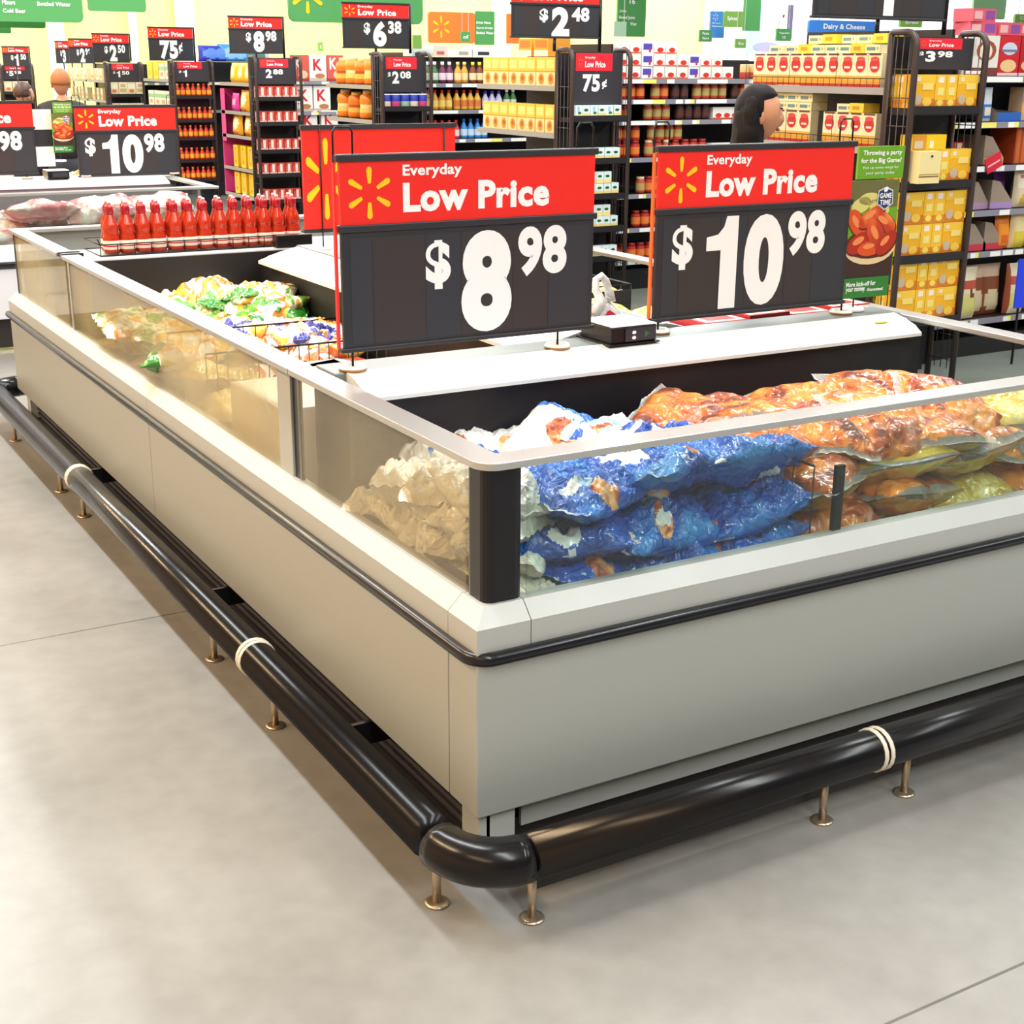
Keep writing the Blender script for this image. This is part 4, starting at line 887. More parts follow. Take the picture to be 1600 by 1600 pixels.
wing('brown wire rack of red drink bottles under the $1 card', Ys[4], 1.71, (1.285, 1.0, .78, .505, .265), ('$', '1', None), (1.46, 1.70), xa=4.2, xb=4.7)
RB1 = jar(.031, .15, 'd83a1a', 'e8a030', 'f0b030', 'bottle', 'c02018'); RB2 = jar(.031, .15, 'c82a1a', 'c8201a', 'e8902a', 'bottle')
for z, s in ((1.286, 'top'), (1.002, 'second'), (.782, 'third'), (.507, 'fourth'), (.267, 'bottom')):
    row([RB1, RB2], 'drink_bottle', 'small red and yellow bottle', 'on %s shelf, $1 rack' % s, 'bottle', 'red bottles on the $1 rack', [4.245 + .068 * i for i in range(7)], Ys[4] + .05, z)
wing('wire rack of pale boxes under the small $1.50 card', Ys[5], 1.68, (1.24, .95, .6), ('$', '1', '50'), (1.42, 1.67), xa=4.17, xb=4.66)
CB = carton(.12, .08, .17, 'ead8a4', ((.1, .5, .9, .85, 'f4ecd2'), ('o', .5, .3, .3, .14, 'd8785a')))
CB2 = carton(.12, .08, .17, 'f0e6c8', ((.1, .2, .9, .5, 'c8b87a'), (.2, .6, .8, .85, 'd8a888')))
for z, s in ((1.241, 'top'), (.951, 'second')): row([CB, CB2], 'food_box', 'pale cream box', 'on %s shelf, $1.50 rack' % s, 'box', 'pale boxes on the $1.50 rack', [4.24 + .125 * i for i in range(4)], Ys[5] + .06, z)
wing('farthest wire rack with a red tag near the left edge', 22.4, 1.64, (1.2, .9), ('$', '5', '98'), (1.40, 1.63), xa=3.45, xb=3.95)
for z, s in ((1.201, 'top'), (.901, 'second')): row([CB, CB2], 'food_box', 'cream box', 'on the %s shelf of the farthest rack' % s, 'box', 'cream boxes on the farthest rack', [3.54 + .13 * i for i in range(3)], 22.46, z)

# ---- end displays (front to -X)
def enddisplay(label, y0, y1, shelves, top, wires=False, xf=4.42, xbk=4.9, pinkside=False):
    t = thing('end_display', label, 'shelf', (4.9, (y0 + y1) / 2, 0)); w = (y1 - y0) / 2; d = xf - 4.9
    MB().box(-.02, -w, 0, 0, w, top, SHELFB).build('back_panel', t); MB().box(d, -w, 0, -.02, w, .12, SHELFB).build('plinth', t)
    for z in shelves:
        sh = MB().box(d, -w, z - .03, -.02, w, z - .003, SHELFB).build('shelf', t)
        MB().box(d - .012, -w, z - .034, d - .001, w, z + .004, SHELFG).build('front_edge', sh)
        if wires:
            g = MB()
            for k in range(25): yy = -w + 2 * w * k / 24; g.tube([(d - .004, yy, z), (d - .004, yy, z + .05 if k % 8 else z + .19)], .002, WIRE, 4)
            g.tube([(d - .004, -w, z + .05), (d - .004, w, z + .05)], .0025, WIRE, 4)
            g.build('wire_fence', sh)
            MB().box(d + .01, -w + .0, z, -.03, -w + .012, z + .20, M('side_board_grey', 'b9b7b0', .5)).build('side_board', sh)
    if pinkside:
        p = MB().box(d - .01, w - .012, .2, -.02, w, 1.4, M('pink_board', 'e8458c', .5)).box(d - .012, w - .14, .8, d - .004, w - .02, 1.4, M('pink_board', 'e8458c', .5)).build('side_board', t)
    return t
enddisplay('end display of red boxes behind the dark-haired woman', 3.46, 4.64, (1.59, 1.275, .9, .5), 1.90, True)
RX = carton(.108, .06, .178, 'f2e2b8', ((0, .0, 1, .1, 'b8281e'), (0, .1, 1, .34, 'e8a83a'), ('o', .5, .66, .36, .22, 'c82a2a'), (.3, .56, .7, .62, 'f2dcd0'), ('o', .5, .84, .3, .07, 'd84a42'), (.1, .95, .9, 1, '6a3a3a')))
FX = carton(.11, .12, .045, 'f2e3b0', ((.1, .3, .7, .7, '6a8a8a'), (.8, .4, .9, .7, 'd88a3a')))
FXY = carton(.11, .12, .05, 'f4cc3a', ((.2, .3, .7, .7, 'c8902a'),))
ya = span(4.6, 3.53, 10)
row(RX, 'noodle_box', 'red and yellow box', 'on the top shelf behind the woman', 'box', 'red boxes on the upper shelf behind the woman', ya, 4.47, 1.592, face='x')
row([FX, FX, FXY, FX], 'small_carton', 'small flat yellow carton', 'on top of the upper red boxes', 'carton', 'flat cartons on the upper red boxes', span(4.45, 3.55, 8), 4.50, 1.772, face='x', jit=.02)
row([FX, FXY, FX], 'small_carton', 'second layer flat carton', 'above the upper red boxes', 'carton', 'flat cartons on the upper red boxes', span(4.2, 3.55, 5), 4.56, 1.825, face='x', jit=.02)
row(RX, 'noodle_box', 'red and yellow box', 'on the lower shelf behind the woman', 'box', 'red boxes on the lower shelf behind the woman', [y for i, y in enumerate(ya) if i not in (5, )], 4.47, 1.277, face='x')
for k in range(3): row(FX, 'small_carton', 'flat cream carton', 'in %s layer on the lower red boxes' % ['first', 'second', 'third'][k], 'carton', 'flat cartons on the lower red boxes', ya[2:5], 4.50, 1.457 + .047 * k, face='x')
row([FX, FXY], 'small_carton', 'flat cream and yellow carton', 'right on the lower red boxes', 'carton', 'flat cartons on the lower red boxes', ya[7:9], 4.50, 1.457, face='x')

enddisplay('end display of yellow mix boxes left of the 75 cent rack', 6.80, 8.03, (1.545, 1.205, .85, .5), 1.85)
MX = carton(.135, .06, .205, 'f4c84a', ((0, 0, 1, .5, 'f0dca0'), (.1, .6, .9, .9, 'f8de80'), ('o', .55, .24, .3, .2, 'e0953a'), (0, .48, 1, .52, 'd8982a'), ('o', .55, .26, .16, .1, 'b8641e')))
ym = span(8.0, 6.9, 8)
for z, s in ((1.547, 'upper'), (1.207, 'lower')): row(MX, 'mix_box', 'yellow mix box', 'on %s shelf beside the 75 cent rack' % s, 'box', 'yellow mix boxes on the %s shelf' % s, ym, 4.48, z, face='x')
OB = carton(.2, .2, .13, 'f4a83a', ((0, .0, 1, .35, 'f6e6c8'), (.1, .5, .9, .9, 'f07a2a')))
row(OB, 'mix_carton', 'orange and yellow carton', 'on top of the yellow mix boxes', 'carton', 'cartons above the yellow mix boxes', [7.35, 7.12], 4.56, 1.757, face='x')

enddisplay('end display of orange jugs under the $6.38 sign', 9.95, 11.15, (1.50, 1.185, .9, .5), 1.80)
OJ = jar(.095, .245, 'f07a14', 'f6c87a', 'f8b04a', 'jug', 'b8501a'); OJ2 = jar(.095, .265, 'f48a1e', 'f8d8a0', 'fbc86a', 'jug', 'f8e0a0')
row([OJ, OJ2], 'snack_jug', 'orange plastic jug', 'on upper shelf below $6.38 sign', 'jug', 'orange jugs on the upper shelf', span(11.1, 10.0, 5), 4.55, 1.502, face='x')
row([OJ2, OJ], 'snack_jug', 'orange plastic jug', 'on lower shelf below $6.38 sign', 'jug', 'orange jugs on the lower shelf', [10.98, 10.72, 10.45, 10.1], 4.55, 1.187, face='x')
KX = carton(.20, .06, .28, 'f4eee8', (('t', 'K', .2, .4, .75, .85, 'd0202a'), (0, 0, 1, .12, 'c8b8a8'), ('o', .6, .2, .3, .1, 'b87a4a')))
KX2 = carton(.20, .06, .28, 'd0584a', (('t', 'K', .15, .45, .6, .9, 'f4e8e0'), ('o', .65, .25, .28, .16, 'e8c09a'), (0, 0, 1, .1, 'a83a2a')))

enddisplay('end display of yellow chip bags left of the 2.88 rack', 13.1, 14.4, (1.47, 1.15, .88, .51, .2), 1.75, pinkside=True)
CP1 = pouch(.26, .22, .10, 'f2b41e', (('o', .5, .5, .25, .25, 'f8e6b0'), (.0, .8, 1, 1, 'f8cc4a'))); CP2 = pouch(.30, .24, .10, 'e8a82a', (('o', .5, .55, .32, .28, 'f6ecc8'), (.2, .0, .8, .2, 'd8782a')))
CP3 = carton(.16, .1, .25, 'f4c010', ((.3, .2, .6, .9, 'c8881a'), (.1, .0, .9, .12, 'f8da5a'), (.45, .3, .55, .8, 'f8ecb0')))
PK = pouch(.24, .2, .08, 'd838a0', (('o', .5, .5, .3, .2, 'f2a8d0'),))
row(CP1, 'chip_bag', 'yellow chip bag', 'on the top shelf left of the 2.88 rack', 'chip bag', 'chip bags on the end display', span(14.2, 13.2, 4), 4.5, 1.472, face='x')
row([PK, CP2, CP2], 'chip_bag', ['pink snack bag', 'large chip bag', 'golden chip bag'], 'on the second chip shelf', 'chip bag', 'chip bags on the end display', [14.1, 13.75, 13.4], 4.5, 1.152, face='x')
row([CP2, CP2, PK], 'chip_bag', ['golden chip bag', 'tilted golden chip bag', 'pink snack bag'], 'on the third chip shelf', 'chip bag', 'chip bags on the end display', [14.05, 13.65, 13.3], 4.5, .882, face='x')
row(CP3, 'snack_box', 'tall yellow box', 'on the fourth chip shelf', 'box', 'yellow boxes on the end display', span(14.2, 13.2, 4), 4.5, .512, face='x')
row(CP3, 'snack_box', 'tall yellow box', 'on the lowest chip shelf', 'box', 'yellow boxes on the end display', span(14.2, 13.2, 4), 4.5, .202, face='x')
BLB = pouch(.34, .2, .14, '2a3ab8', (('o', .5, .5, .4, .3, '5a8ae8'),)); LBB = pouch(.34, .22, .14, '4a90e0', (('o', .5, .5, .3, .3, '8cc4f4'),)); GYB = pouch(.34, .17, .14, 'd8dade', (('o', .5, .5, .3, .3, '5a7a7a'),))
row([BLB, BLB, LBB, LBB, GYB, GYB], 'chip_bag', ['dark blue bag', 'blue and white bag', 'light blue bag', 'light blue bag', 'grey and white bag', 'grey bag'], 'on top of the shelving behind the $1 rack', 'bag', 'bags on top of the far shelving', [4.9 + .13 * i for i in range(6)], 16.15, 1.702)

enddisplay('end display of yellow and green boxes left of the $1 rack', 16.4, 17.6, (1.475, 1.12, .8), 1.70)
YX = carton(.25, .1, .22, 'f6dc4a', ((.1, .2, .9, .5, 'f0c03a'),)); GX2 = carton(.25, .1, .20, 'e8ecd8', ((0, .55, 1, .8, '9ac8a0'), ('o', .5, .3, .3, .15, 'd8a880')))
row([YX, YX, GX2, GX2], 'food_box', ['bright yellow box', 'yellow box', 'pale green box', 'pale box'], 'on the shelf left of the $1 rack', 'box', 'boxes left of the $1 rack', span(17.55, 16.45, 4), 4.5, 1.477, face='x')
row([GX2], 'food_box', 'pale green box', 'on lower shelf left of the $1 rack', 'box', 'boxes left of the $1 rack', span(17.55, 16.45, 4), 4.5, 1.122, face='x')
enddisplay('end display of cream boxes under the $2.50 sign', 19.4, 20.75, (1.42, 1.13, .8), 1.66); enddisplay('end display of cream boxes right of the man in the black jacket', 20.85, 22.2, (1.42, 1.13, .8), 1.66)
for nm, ya_, yb_ in (('under the $2.50 sign', 20.7, 19.45), ('nearer the man in black', 22.15, 20.9)):
    for z, s in ((1.422, 'upper'), (1.132, 'lower')): row([CB, CB2], 'food_box', 'cream box', 'on the %s shelf %s' % (s, nm), 'box', 'cream boxes on the far end displays', span(ya_, yb_, 5), 4.5, z, face='x', jit=.01)

# ---- long shelving runs (front to -Y)
def gondola(label, x0, x1, y, zs, top, depth=.45, plinth=.16, tags=True, tag_x=None):
    t = thing('shelving_unit', label, 'shelf', (x0, y, 0)); w = x1 - x0
    MB().box(0, depth, 0, w, depth + .04, top, SHELFB).build('back_panel', t); MB().box(0, .03, 0, w, depth, plinth, SHELFB).build('plinth', t); MB().box(0, 0, 0, .02, depth, top - .1, SHELFB).build('end_panel', t)
    for z in zs:
        s = MB().box(.02, .006, z - .03, w, depth, z - .003, SHELFB).build('shelf', t)
        p = MB().box(.02, -.004, z - .036, w, .005, z - .001, STRIP); x = .05
        while x < min(w, 4.2) - .3:
            l = rnd.choice((.07, .07, .09, .3)); p.fq(x, z - .034, x + l * .6, z - .004, -.0048, TAGW); p.fq(x + l * .6, z - .034, x + l, z - .004, -.0048, rnd.choice((TAGY, TAGW))); x += l + rnd.choice((.02, .1, .22))
        p.build('price_strip', s)
    return t
# run C behind the 75 cent rack
YC = 6.75
zc = (1.602, 1.452, 1.297, 1.02, .745, .485, .235)
gondola('long black shelving of jars and cans between the 75 cent rack and the woman', 4.92, 11.5, YC, zc, 1.74)
WHB = carton(.10, .07, .09, 'f4f0ea', (('o', .55, .3, .3, .2, 'd8382a'), (0, 0, 1, .12, 'e8684a'))); WHB2 = carton(.10, .07, .09, 'f2f2f6', ((.1, .3, .9, .8, '5a4ab0'), (.6, .1, .8, .4, 'c83a4a')))
x0 = 4.95
for k, n in ((0, 10), (1, 9), (2, 5)):
    row([WHB, WHB, WHB2, WHB], 'broth_box', 'white box in %s layer' % ['bottom', 'middle', 'top'][k], 'on the top jar shelf', 'box', 'white boxes on the top jar shelf', [x0 + .04 + .112 * i for i in range(n)], YC + .08, 1.603 + .091 * k)
CAN = jar(.038, .11, 'b83a2a', 'd8c8b0', 'd8b070', 'can', 'c84a3a'); CANG = jar(.038, .11, '7a8a3a', 'd8d0b8', 'c8c080', 'can', 'b04030')
row([CAN, CAN, CANG], 'food_can', 'small pasta can', 'right of the white boxes', 'can', 'cans on the top jar shelf', [x0 + 1.24 + .085 * i for i in range(5)], YC + .08, 1.603)
row([CAN, CANG], 'food_can', 'second pasta can on top', 'of the cans by the woman', 'can', 'cans on the top jar shelf', [x0 + 1.7 + .085 * i for i in range(4)], YC + .08, 1.603)
RJ = jar(.038, .125, 'b82a1e', '8a1a1a', 'e8803a', 'jar'); GJ = jar(.038, .125, 'c84a2e', 'd8c89a', 'b8a060', 'jar', 'c83a2a'); BJ = jar(.038, .12, '3a2a2a', '4a3434', '5a2e28', 'jar')
def mixrow(z, spec, s):
    for (mes, nm, desc, a, n) in spec:
        row(mes, nm, desc, 'on the %s jar shelf' % s, 'jar' if 'jar' in nm else 'box' if 'box' in nm else 'can', 'goods on the %s jar shelf' % s, [x0 + a + .084 * i for i in range(n)], YC + .07, z)
mixrow(1.453, (([RJ], 'sauce_jar', 'bright red jar', .05, 3), ([GJ, RJ], 'sauce_jar', 'red jar with pale lid', .36, 2), ([BJ], 'sauce_jar', 'dark jar', .55, 2), ([GJ], 'sauce_jar', 'pale lidded jar', .76, 4), ([BJ, RJ], 'sauce_jar', 'dark reddish jar', 1.14, 5)), 'second')
mixrow(1.298, (([RJ], 'sauce_jar', 'red jar', .02, 2), ([GJ], 'sauce_jar', 'greenish jar', .30, 3), ([BJ], 'sauce_jar', 'dark jar', .60, 4), ([WHB], 'broth_box', 'white box', .96, 4)), 'third')
mixrow(1.021, (([RJ], 'sauce_jar', 'red jar', .02, 3), ([GJ, RJ], 'sauce_jar', 'yellow necked red jar', .32, 4), ([RJ], 'sauce_jar', 'dark red jar', .67, 3), ([WHB2, WHB], 'broth_box', 'white and blue box', .96, 4)), 'fourth')
row([GJ], 'sauce_jar', 'stacked yellow necked jar', 'in upper layer, fourth jar shelf', 'jar', 'stacked jars', [x0 + .34 + .084 * i for i in range(4)], YC + .07, 1.147)
row([RJ], 'sauce_jar', 'stacked red jar', 'in upper layer, fourth jar shelf', 'jar', 'stacked jars', [x0 + .02 + .084 * i for i in range(3)], YC + .07, 1.147)
mixrow(.746, (([GJ, RJ], 'sauce_jar', 'red jar with grey lid', .25, 5), ([BJ], 'sauce_jar', 'dark jar', .7, 3)), 'fifth'); mixrow(.486, (([RJ], 'sauce_jar', 'red lidded jar', .22, 5), ([BJ], 'sauce_jar', 'dark jar', .65, 3)), 'sixth'); mixrow(.236, (([RJ], 'sauce_jar', 'round red jar', .02, 7),), 'lowest')
# run G between the $2.08 rack and the mix boxes
YG = 9.75
gondola('dark shelving of coloured bottles behind the $2.08 rack', 4.8, 9.0, YG, (1.525, 1.285, 1.02, .7), 1.76)
dk = M('top_board', '2e2a2c', .5)
BA = jar(.035, .19, '3a6a3a', 'e8e8ea', 'c8d8c0', 'bottle'); BB = jar(.035, .19, '6a2a4a', 'f0f0f2', 'e8d8e0', 'bottle'); BC = jar(.035, .19, 'd89a3a', 'e8c878', 'f0d8a0', 'bottle'); BD = jar(.035, .19, '7a3a1a', 'f2e020', 'f2d8a8', 'bottle'); BE = jar(.035, .18, 'e0a030', 'c82020', 'f2d070', 'bottle'); BF = jar(.035, .18, 'e8b848', 'b81a1a', 'd8783a', 'bottle'); BLU = jar(.035, .18, '3a8ad8', '1a4a9a', 'c8e0f4', 'bottle'); RDB = jar(.035, .17, 'd83a3a', 'c01a1a', 'f2d8d8', 'bottle'); VI = jar(.035, .17, 'c0c0e8', '2a2a9a', 'e8e0f0', 'bottle')
def grow(z, spec, s):
    a = 4.86
    for me, desc, n in spec:
        row(me, 'drink_bottle', desc, 'on the %s bottle shelf' % s, 'bottle', 'bottles on the %s bottle shelf' % s, [a + .074 * i for i in range(n)], YG + .06, z); a += .074 * n + .012
grow(1.526, ((BA, 'green bottle with white cap', 2), (BB, 'purple bottle with white cap', 2), (BC, 'amber bottle', 2), (BD, 'brown bottle with yellow cap', 4), (BC, 'pale amber bottle', 2)), 'top')
grow(1.286, ((BE, 'golden bottle with red cap', 4), (BF, 'orange bottle with dark red cap', 4), (VI, 'pale violet bottle', 3), (BA, 'green bottle', 2)), 'second')
grow(1.021, ((RDB, 'red bottle', 5), (BLU, 'light blue bottle', 4)), 'third')
grow(.701, ((VI, 'blue and white bottle', 3), (BC, 'tan bottle', 5)), 'fourth')
for i, (x, w, c) in enumerate(((4.95, .2, 'dfe6e6'), (5.15, .16, 'e8dcd2'), (5.4, .2, 'f4f4f2'), (5.62, .25, 'fafafa'))):
    tag(MB().box(-w / 2, -.1, 0, w / 2, .1, .07 + .03 * (i % 2), M('top_pack_%d' % i, c, .5)).box(-w / 4, -.1008, .02, w / 4, -.1, .05, M('top_pack_print_%d' % i, ('8ab0c8', 'c86a5a', 'b8b0a0', '3a3a44')[i], .5)).build('wrapped_pack', loc=(x, YG + .45, 1.762)), '%s wrapped pack on top of the bottle shelving' % ['pale blue', 'beige and red', 'white', 'long white'][i], 'pack')
# run I between the 2.88 rack and the jugs
YI = 12.95
gondola('dark shelving of cereal boxes behind the 2.88 rack', 4.75, 8.0, YI, (1.50, 1.17, .9), 1.72)
row([KX2, KX, KX2], 'cereal_box', ['red cereal box', 'white cereal box', 'red cereal box'], 'on the upper cereal shelf', 'box', 'cereal boxes', [4.87, 5.08, 5.29], YI + .05, 1.502); row([KX, KX], 'cereal_box', 'white cereal box', 'on the lower cereal shelf', 'box', 'cereal boxes', [4.9, 5.12], YI + .05, 1.172)
row([KX], 'cereal_box', 'white cereal box', 'low behind the red board', 'box', 'cereal boxes', [4.95, 5.2], YI + .05, .902)
# run B at the right edge
YBn = 3.58
gondola('long shelving of cake mixes and bags at the right edge', 4.98, 9.0, YBn, (1.655, 1.40, 1.15, .89, .645, .235), 1.9, plinth=.12)
CK = carton(.17, .08, .22, 'c8202a', (('o', .5, .68, .36, .16, 'c8d0e0'), ('o', .5, .25, .4, .16, 'e8c088'), (0, 0, 1, .07, 'f0c8c8'), (.1, .6, .9, .66, '6a7a9a')))
CK2 = carton(.17, .08, .22, 'b01c22', (('o', .55, .6, .4, .2, '6a2c20'), ('o', .5, .26, .42, .15, 'e0b888'), (0, 0, 1, .07, 'f0c8c8')))
CK3 = carton(.27, .09, .22, 'e2dcd4', (('o', .62, .62, .3, .26, '9a4a34'), ('o', .6, .6, .2, .2, 'e8d8c4'), (0, 0, 1, .2, '7a3a34'), (.05, .04, .5, .12, 'f0e8e0'), (.06, .5, .3, .9, 'cfc4b8')))
PKB = carton(.2, .14, .07, 'd8586a', ((.55, .15, .95, .85, '8a4a9a'), (.05, .2, .4, .8, 'e8b0b0')), top='d8384a')
inst(CK3, 'baking_box', 'large white and brown baking box behind the rack wires', 'box', (5.28, YBn + .06, 1.657)); inst(CK, 'cake_mix_box', 'red cake mix box with a silver badge, on the top right shelf', 'box', (5.51, YBn + .06, 1.657)); inst(CK2, 'cake_mix_box', 'dark red cake mix box at the right edge of the photo', 'box', (5.69, YBn + .06, 1.657)); inst(CK, 'cake_mix_box', 'red cake mix box cut by the right edge', 'box', (5.87, YBn + .06, 1.657))
for i, (x, z) in enumerate(((5.28, 1.951), (5.29, 1.88), (5.50, 1.88), (5.71, 1.88))):
    inst(PKB, 'pink_carton', ['topmost pink carton above the large baking box', 'pink carton just above the large baking box', 'pink carton above the silver badge box', 'pink carton at the right edge'][i], 'carton', (x, YBn + .10, z), R(4 * (-1) ** i))
SK = pouch(.10, .19, .05, 'd8e0ea', ((.0, .1, 1, .5, '3a78c8'), ('o', .5, .3, .3, .12, 'e8d8b8')))
SLN = carton(.2, .1, .19, 'c8a888', ((0, .55, 1, .85, '6a9ac8'), (0, .2, 1, .5, 'e0a858'), (0, .85, 1, 1, 'd8683a')))
inst(SK, 'snack_pouch', 'small blue and white pouch on the second right shelf', 'pouch', (5.40, YBn + .06, 1.402))
t = tag(MB().add([(0, 0, 0), (.2, 0, 0), (.2, .2, 0), (0, .2, 0), (0, .2, .14), (.2, .2, .06), (.03, .03, .13), (.2, 0, .05), (0, 0, .05)], [(0, 1, 7, 8), (0, 3, 2, 1), (3, 4, 5, 2), (1, 2, 5, 7), (0, 8, 4, 3)], M('tray_board', '9a8878', .6)).fq(.0, .0, .2, .05, -.001, M('tray_blue', '2a62b8', .5)).build('display_tray', loc=(5.47, YBn + .02, 1.401)), 'open grey tray with a blue front on the second right shelf', 'tray')
inst(SLN, 'snack_box', 'striped orange and blue box on the second right shelf', 'box', (5.78, YBn + .08, 1.402))
for i, (x, z, rz) in enumerate(((5.40, 1.152, 0), (5.33, .892, 6), (5.50, .892, -6), (5.33, .647, 0), (5.48, .647, 0))):
    tag(MB().add([(0, 0, 0), (.17, 0, 0), (.17, .22, 0), (0, .22, 0), (0, 0, .17), (.17, 0, .04), (.17, .22, .04), (0, .22, .17), (.06, 0, .16), (.06, .22, .16)], [(0, 1, 5, 8, 4), (3, 7, 9, 6, 2), (0, 4, 7, 3), (1, 2, 6, 5), (0, 3, 2, 1)], M('tray_board', '9a8878', .6)).fq(.0, .0, .17, .04, -.001, M('tray_front_%d' % i, ('c8a468', 'b08ab0', 'a88ac0', 'c83a48', 'c83a48')[i], .5)).build('display_tray', loc=(x, YBn + .03, z), rz=R(rz)), ['tan cut-away tray on the third right shelf', 'open tray with a mauve front on the fourth right shelf', 'second open tray with a mauve front on the fourth right shelf', 'tray with a red front on the fifth right shelf', 'second tray with a red front beside the orange bags'][i], 'tray')
OPK = carton(.4, .2, .21, 'a8421e', tuple((.03 + .12 * i, .02, .11 + .12 * i, .98, 'c8642a') for i in range(8)))
inst(OPK, 'snack_carton', 'ribbed rust orange carton on the third right shelf', 'carton', (5.86, YBn + .13, 1.152))
RDC = carton(.13, .005, .09, 'd8203a', ((.1, .4, .9, .5, 'f2c8c8'),)); o = inst(RDC, 'offer_card', 'tilted red offer card on the edge of the third right shelf', 'card', (5.46, YBn - .012, 1.125), 0, None, (0, R(-22), 0))
RTB = carton(.09, .06, .13, 'd02834', (('o', .5, .6, .35, .25, 'f2e8e0'), (.2, .8, .8, .95, 'f0d8a0'))); inst(RTB, 'snack_box', 'small red and white box behind the right rack post', 'box', (5.28, YBn + .15, 1.152))
PU = pouch(.10, .22, .07, '6a2a8a', (('o', .5, .5, .3, .2, '8a4aaa'),)); CRP = pouch(.13, .23, .08, 'd8c8a8', ((.1, .5, .9, .9, 'e8dcc8'), ('o', .6, .2, .35, .14, 'c8a83a'), (.2, .74, .8, .8, 'c86a5a')))
ORP = pouch(.13, .20, .08, 'e0761a', ((.1, .1, .9, .75, 'f0921e'), ('o', .5, .3, .3, .16, 'd8601a'))); YEP = pouch(.13, .24, .08, 'e2cf9a', ((.1, .0, .9, .42, 'd8c03a'), (.3, .72, .7, .78, 'c85a4a')))
inst(PU, 'snack_pouch', 'purple pouch on the fourth right shelf', 'pouch', (5.70, YBn + .16, .892)); inst(CRP, 'snack_pouch', 'cream pouch on the fourth right shelf', 'pouch', (5.78, YBn + .06, .892)); inst(CRP, 'snack_pouch', 'cream pouch cut by the right edge, fourth shelf', 'pouch', (5.93, YBn + .08, .892))
inst(ORP, 'snack_pouch', 'orange pouch on the fifth right shelf', 'pouch', (5.655, YBn + .06, .647)); inst(YEP, 'snack_pouch', 'pale yellow pouch beside the orange pouch', 'pouch', (5.78, YBn + .05, .647)); inst(ORP, 'snack_pouch', 'dark orange pouch at the right edge, fifth shelf', 'pouch', (5.93, YBn + .08, .647))
inst(PKB, 'pink_carton', 'red and purple carton lying above the dark red carton', 'carton', (5.60, YBn + .28, .85))
RCR = carton(.2, .1, .2, 'a02a2a', ((.1, .1, .9, .9, '8a2222'),)); inst(RCR, 'snack_carton', 'dark red carton behind the orange pouch', 'carton', (5.60, YBn + .28, .647))
BRP = pouch(.17, .31, .09, '8a4a2a', (('o', .5, .3, .4, .2, 'd8c8a0'), (.0, .75, 1, 1, 'd8b8a0'))); CRB = pouch(.17, .31, .09, 'e0d4b4', (('o', .5, .28, .42, .22, 'd8d07a'), (.15, .62, .85, .72, 'b8503a'), ('o', .6, .48, .12, .08, '6a3a2a'), (.0, .0, .12, 1, '9a4a2a')))
for i, x in enumerate((5.40, 5.53, 5.67, 5.83, 5.99)): inst([CRB, BRP, BRP, CRB, BRP][i], 'cookie_bag', ['cream cookie bag beside the right rack post, lowest shelf', 'tan cookie bag on the lowest right shelf', 'brown cookie bag in the middle of the lowest right shelf', 'cream cookie bag further right on the lowest shelf', 'brown cookie bag at the right edge, lowest shelf'][i], 'bag', (x, YBn + (.06 if i in (0, 3) else .12), .237))
for z, me, nm, d, s in ((1.657, [CK, CK2], 'cake_mix_box', 'red cake mix box', 'top'), (1.402, [SLN], 'snack_box', 'striped orange and blue box', 'second'), (1.152, [OPK], 'snack_carton', 'ribbed rust carton', 'third'), (.892, [CRP, PU], 'snack_pouch', 'cream or purple pouch', 'fourth'), (.647, [ORP, YEP], 'snack_pouch', 'orange or yellow pouch', 'fifth'), (.237, [CRB, BRP], 'cookie_bag', 'cookie bag', 'lowest')):
    row(me, nm, d, 'beyond the blue card, %s right shelf' % s, 'box', 'goods beyond the blue card', [6.32 + (.45 if me[0] is OPK else .25) * i for i in range(3 if me[0] is OPK else 6)], YBn + .13, z)
p = at(1593, 405, 'y', 3.3); q = at(1620, 478, 'y', 3.3)
t = thing('aisle_card', 'plain blue card standing at the right edge in front of the cookie bags', 'card', (p.x, 3.3, 0)); MB().box(0, 0, q.z, q.x - p.x, .006, p.z, M('card_blue', '1f3fe0', .5)).build('card', t); MB().tube([(.05, .01, 0), (.05, .01, p.z - .05)], .008, WIRE, 6).build('stand', t)
# tops of the far runs
gondola('far shelving run behind the $1 rack', 4.75, 8.0, 16.0, (1.45, 1.1), 1.70); gondola('farthest shelving run behind the $1.50 rack', 4.75, 8.0, 19.0, (1.4, 1.05), 1.66)
gondola('dark shelving at the far left behind the second person', -1.0, 3.2, 23.0, (1.40, 1.1, .8), 1.62)
CBM = carton(.16, .1, .2, 'd8b8c0', ((.1, .2, .9, .6, 'b06a8a'),)); CBN = carton(.16, .1, .2, 'dfe4f0', ((.1, .2, .9, .7, '7aa0d8'),)); CBO = carton(.16, .1, .16, 'f0e4c8', ((.1, .2, .9, .7, '9ab060'), (.2, .5, .5, .9, 'd85a3a')))
for z, s in ((1.402, 'top'), (1.102, 'second')): row([CBM, CBN, CBO, CBM], 'food_box', ['mauve box', 'pale blue box', 'green and cream box', 'pink box'], 'on the %s shelf at the far left' % s, 'box', 'boxes at the far left', [1.0 + .18 * i for i in range(12)], 23.08, z)

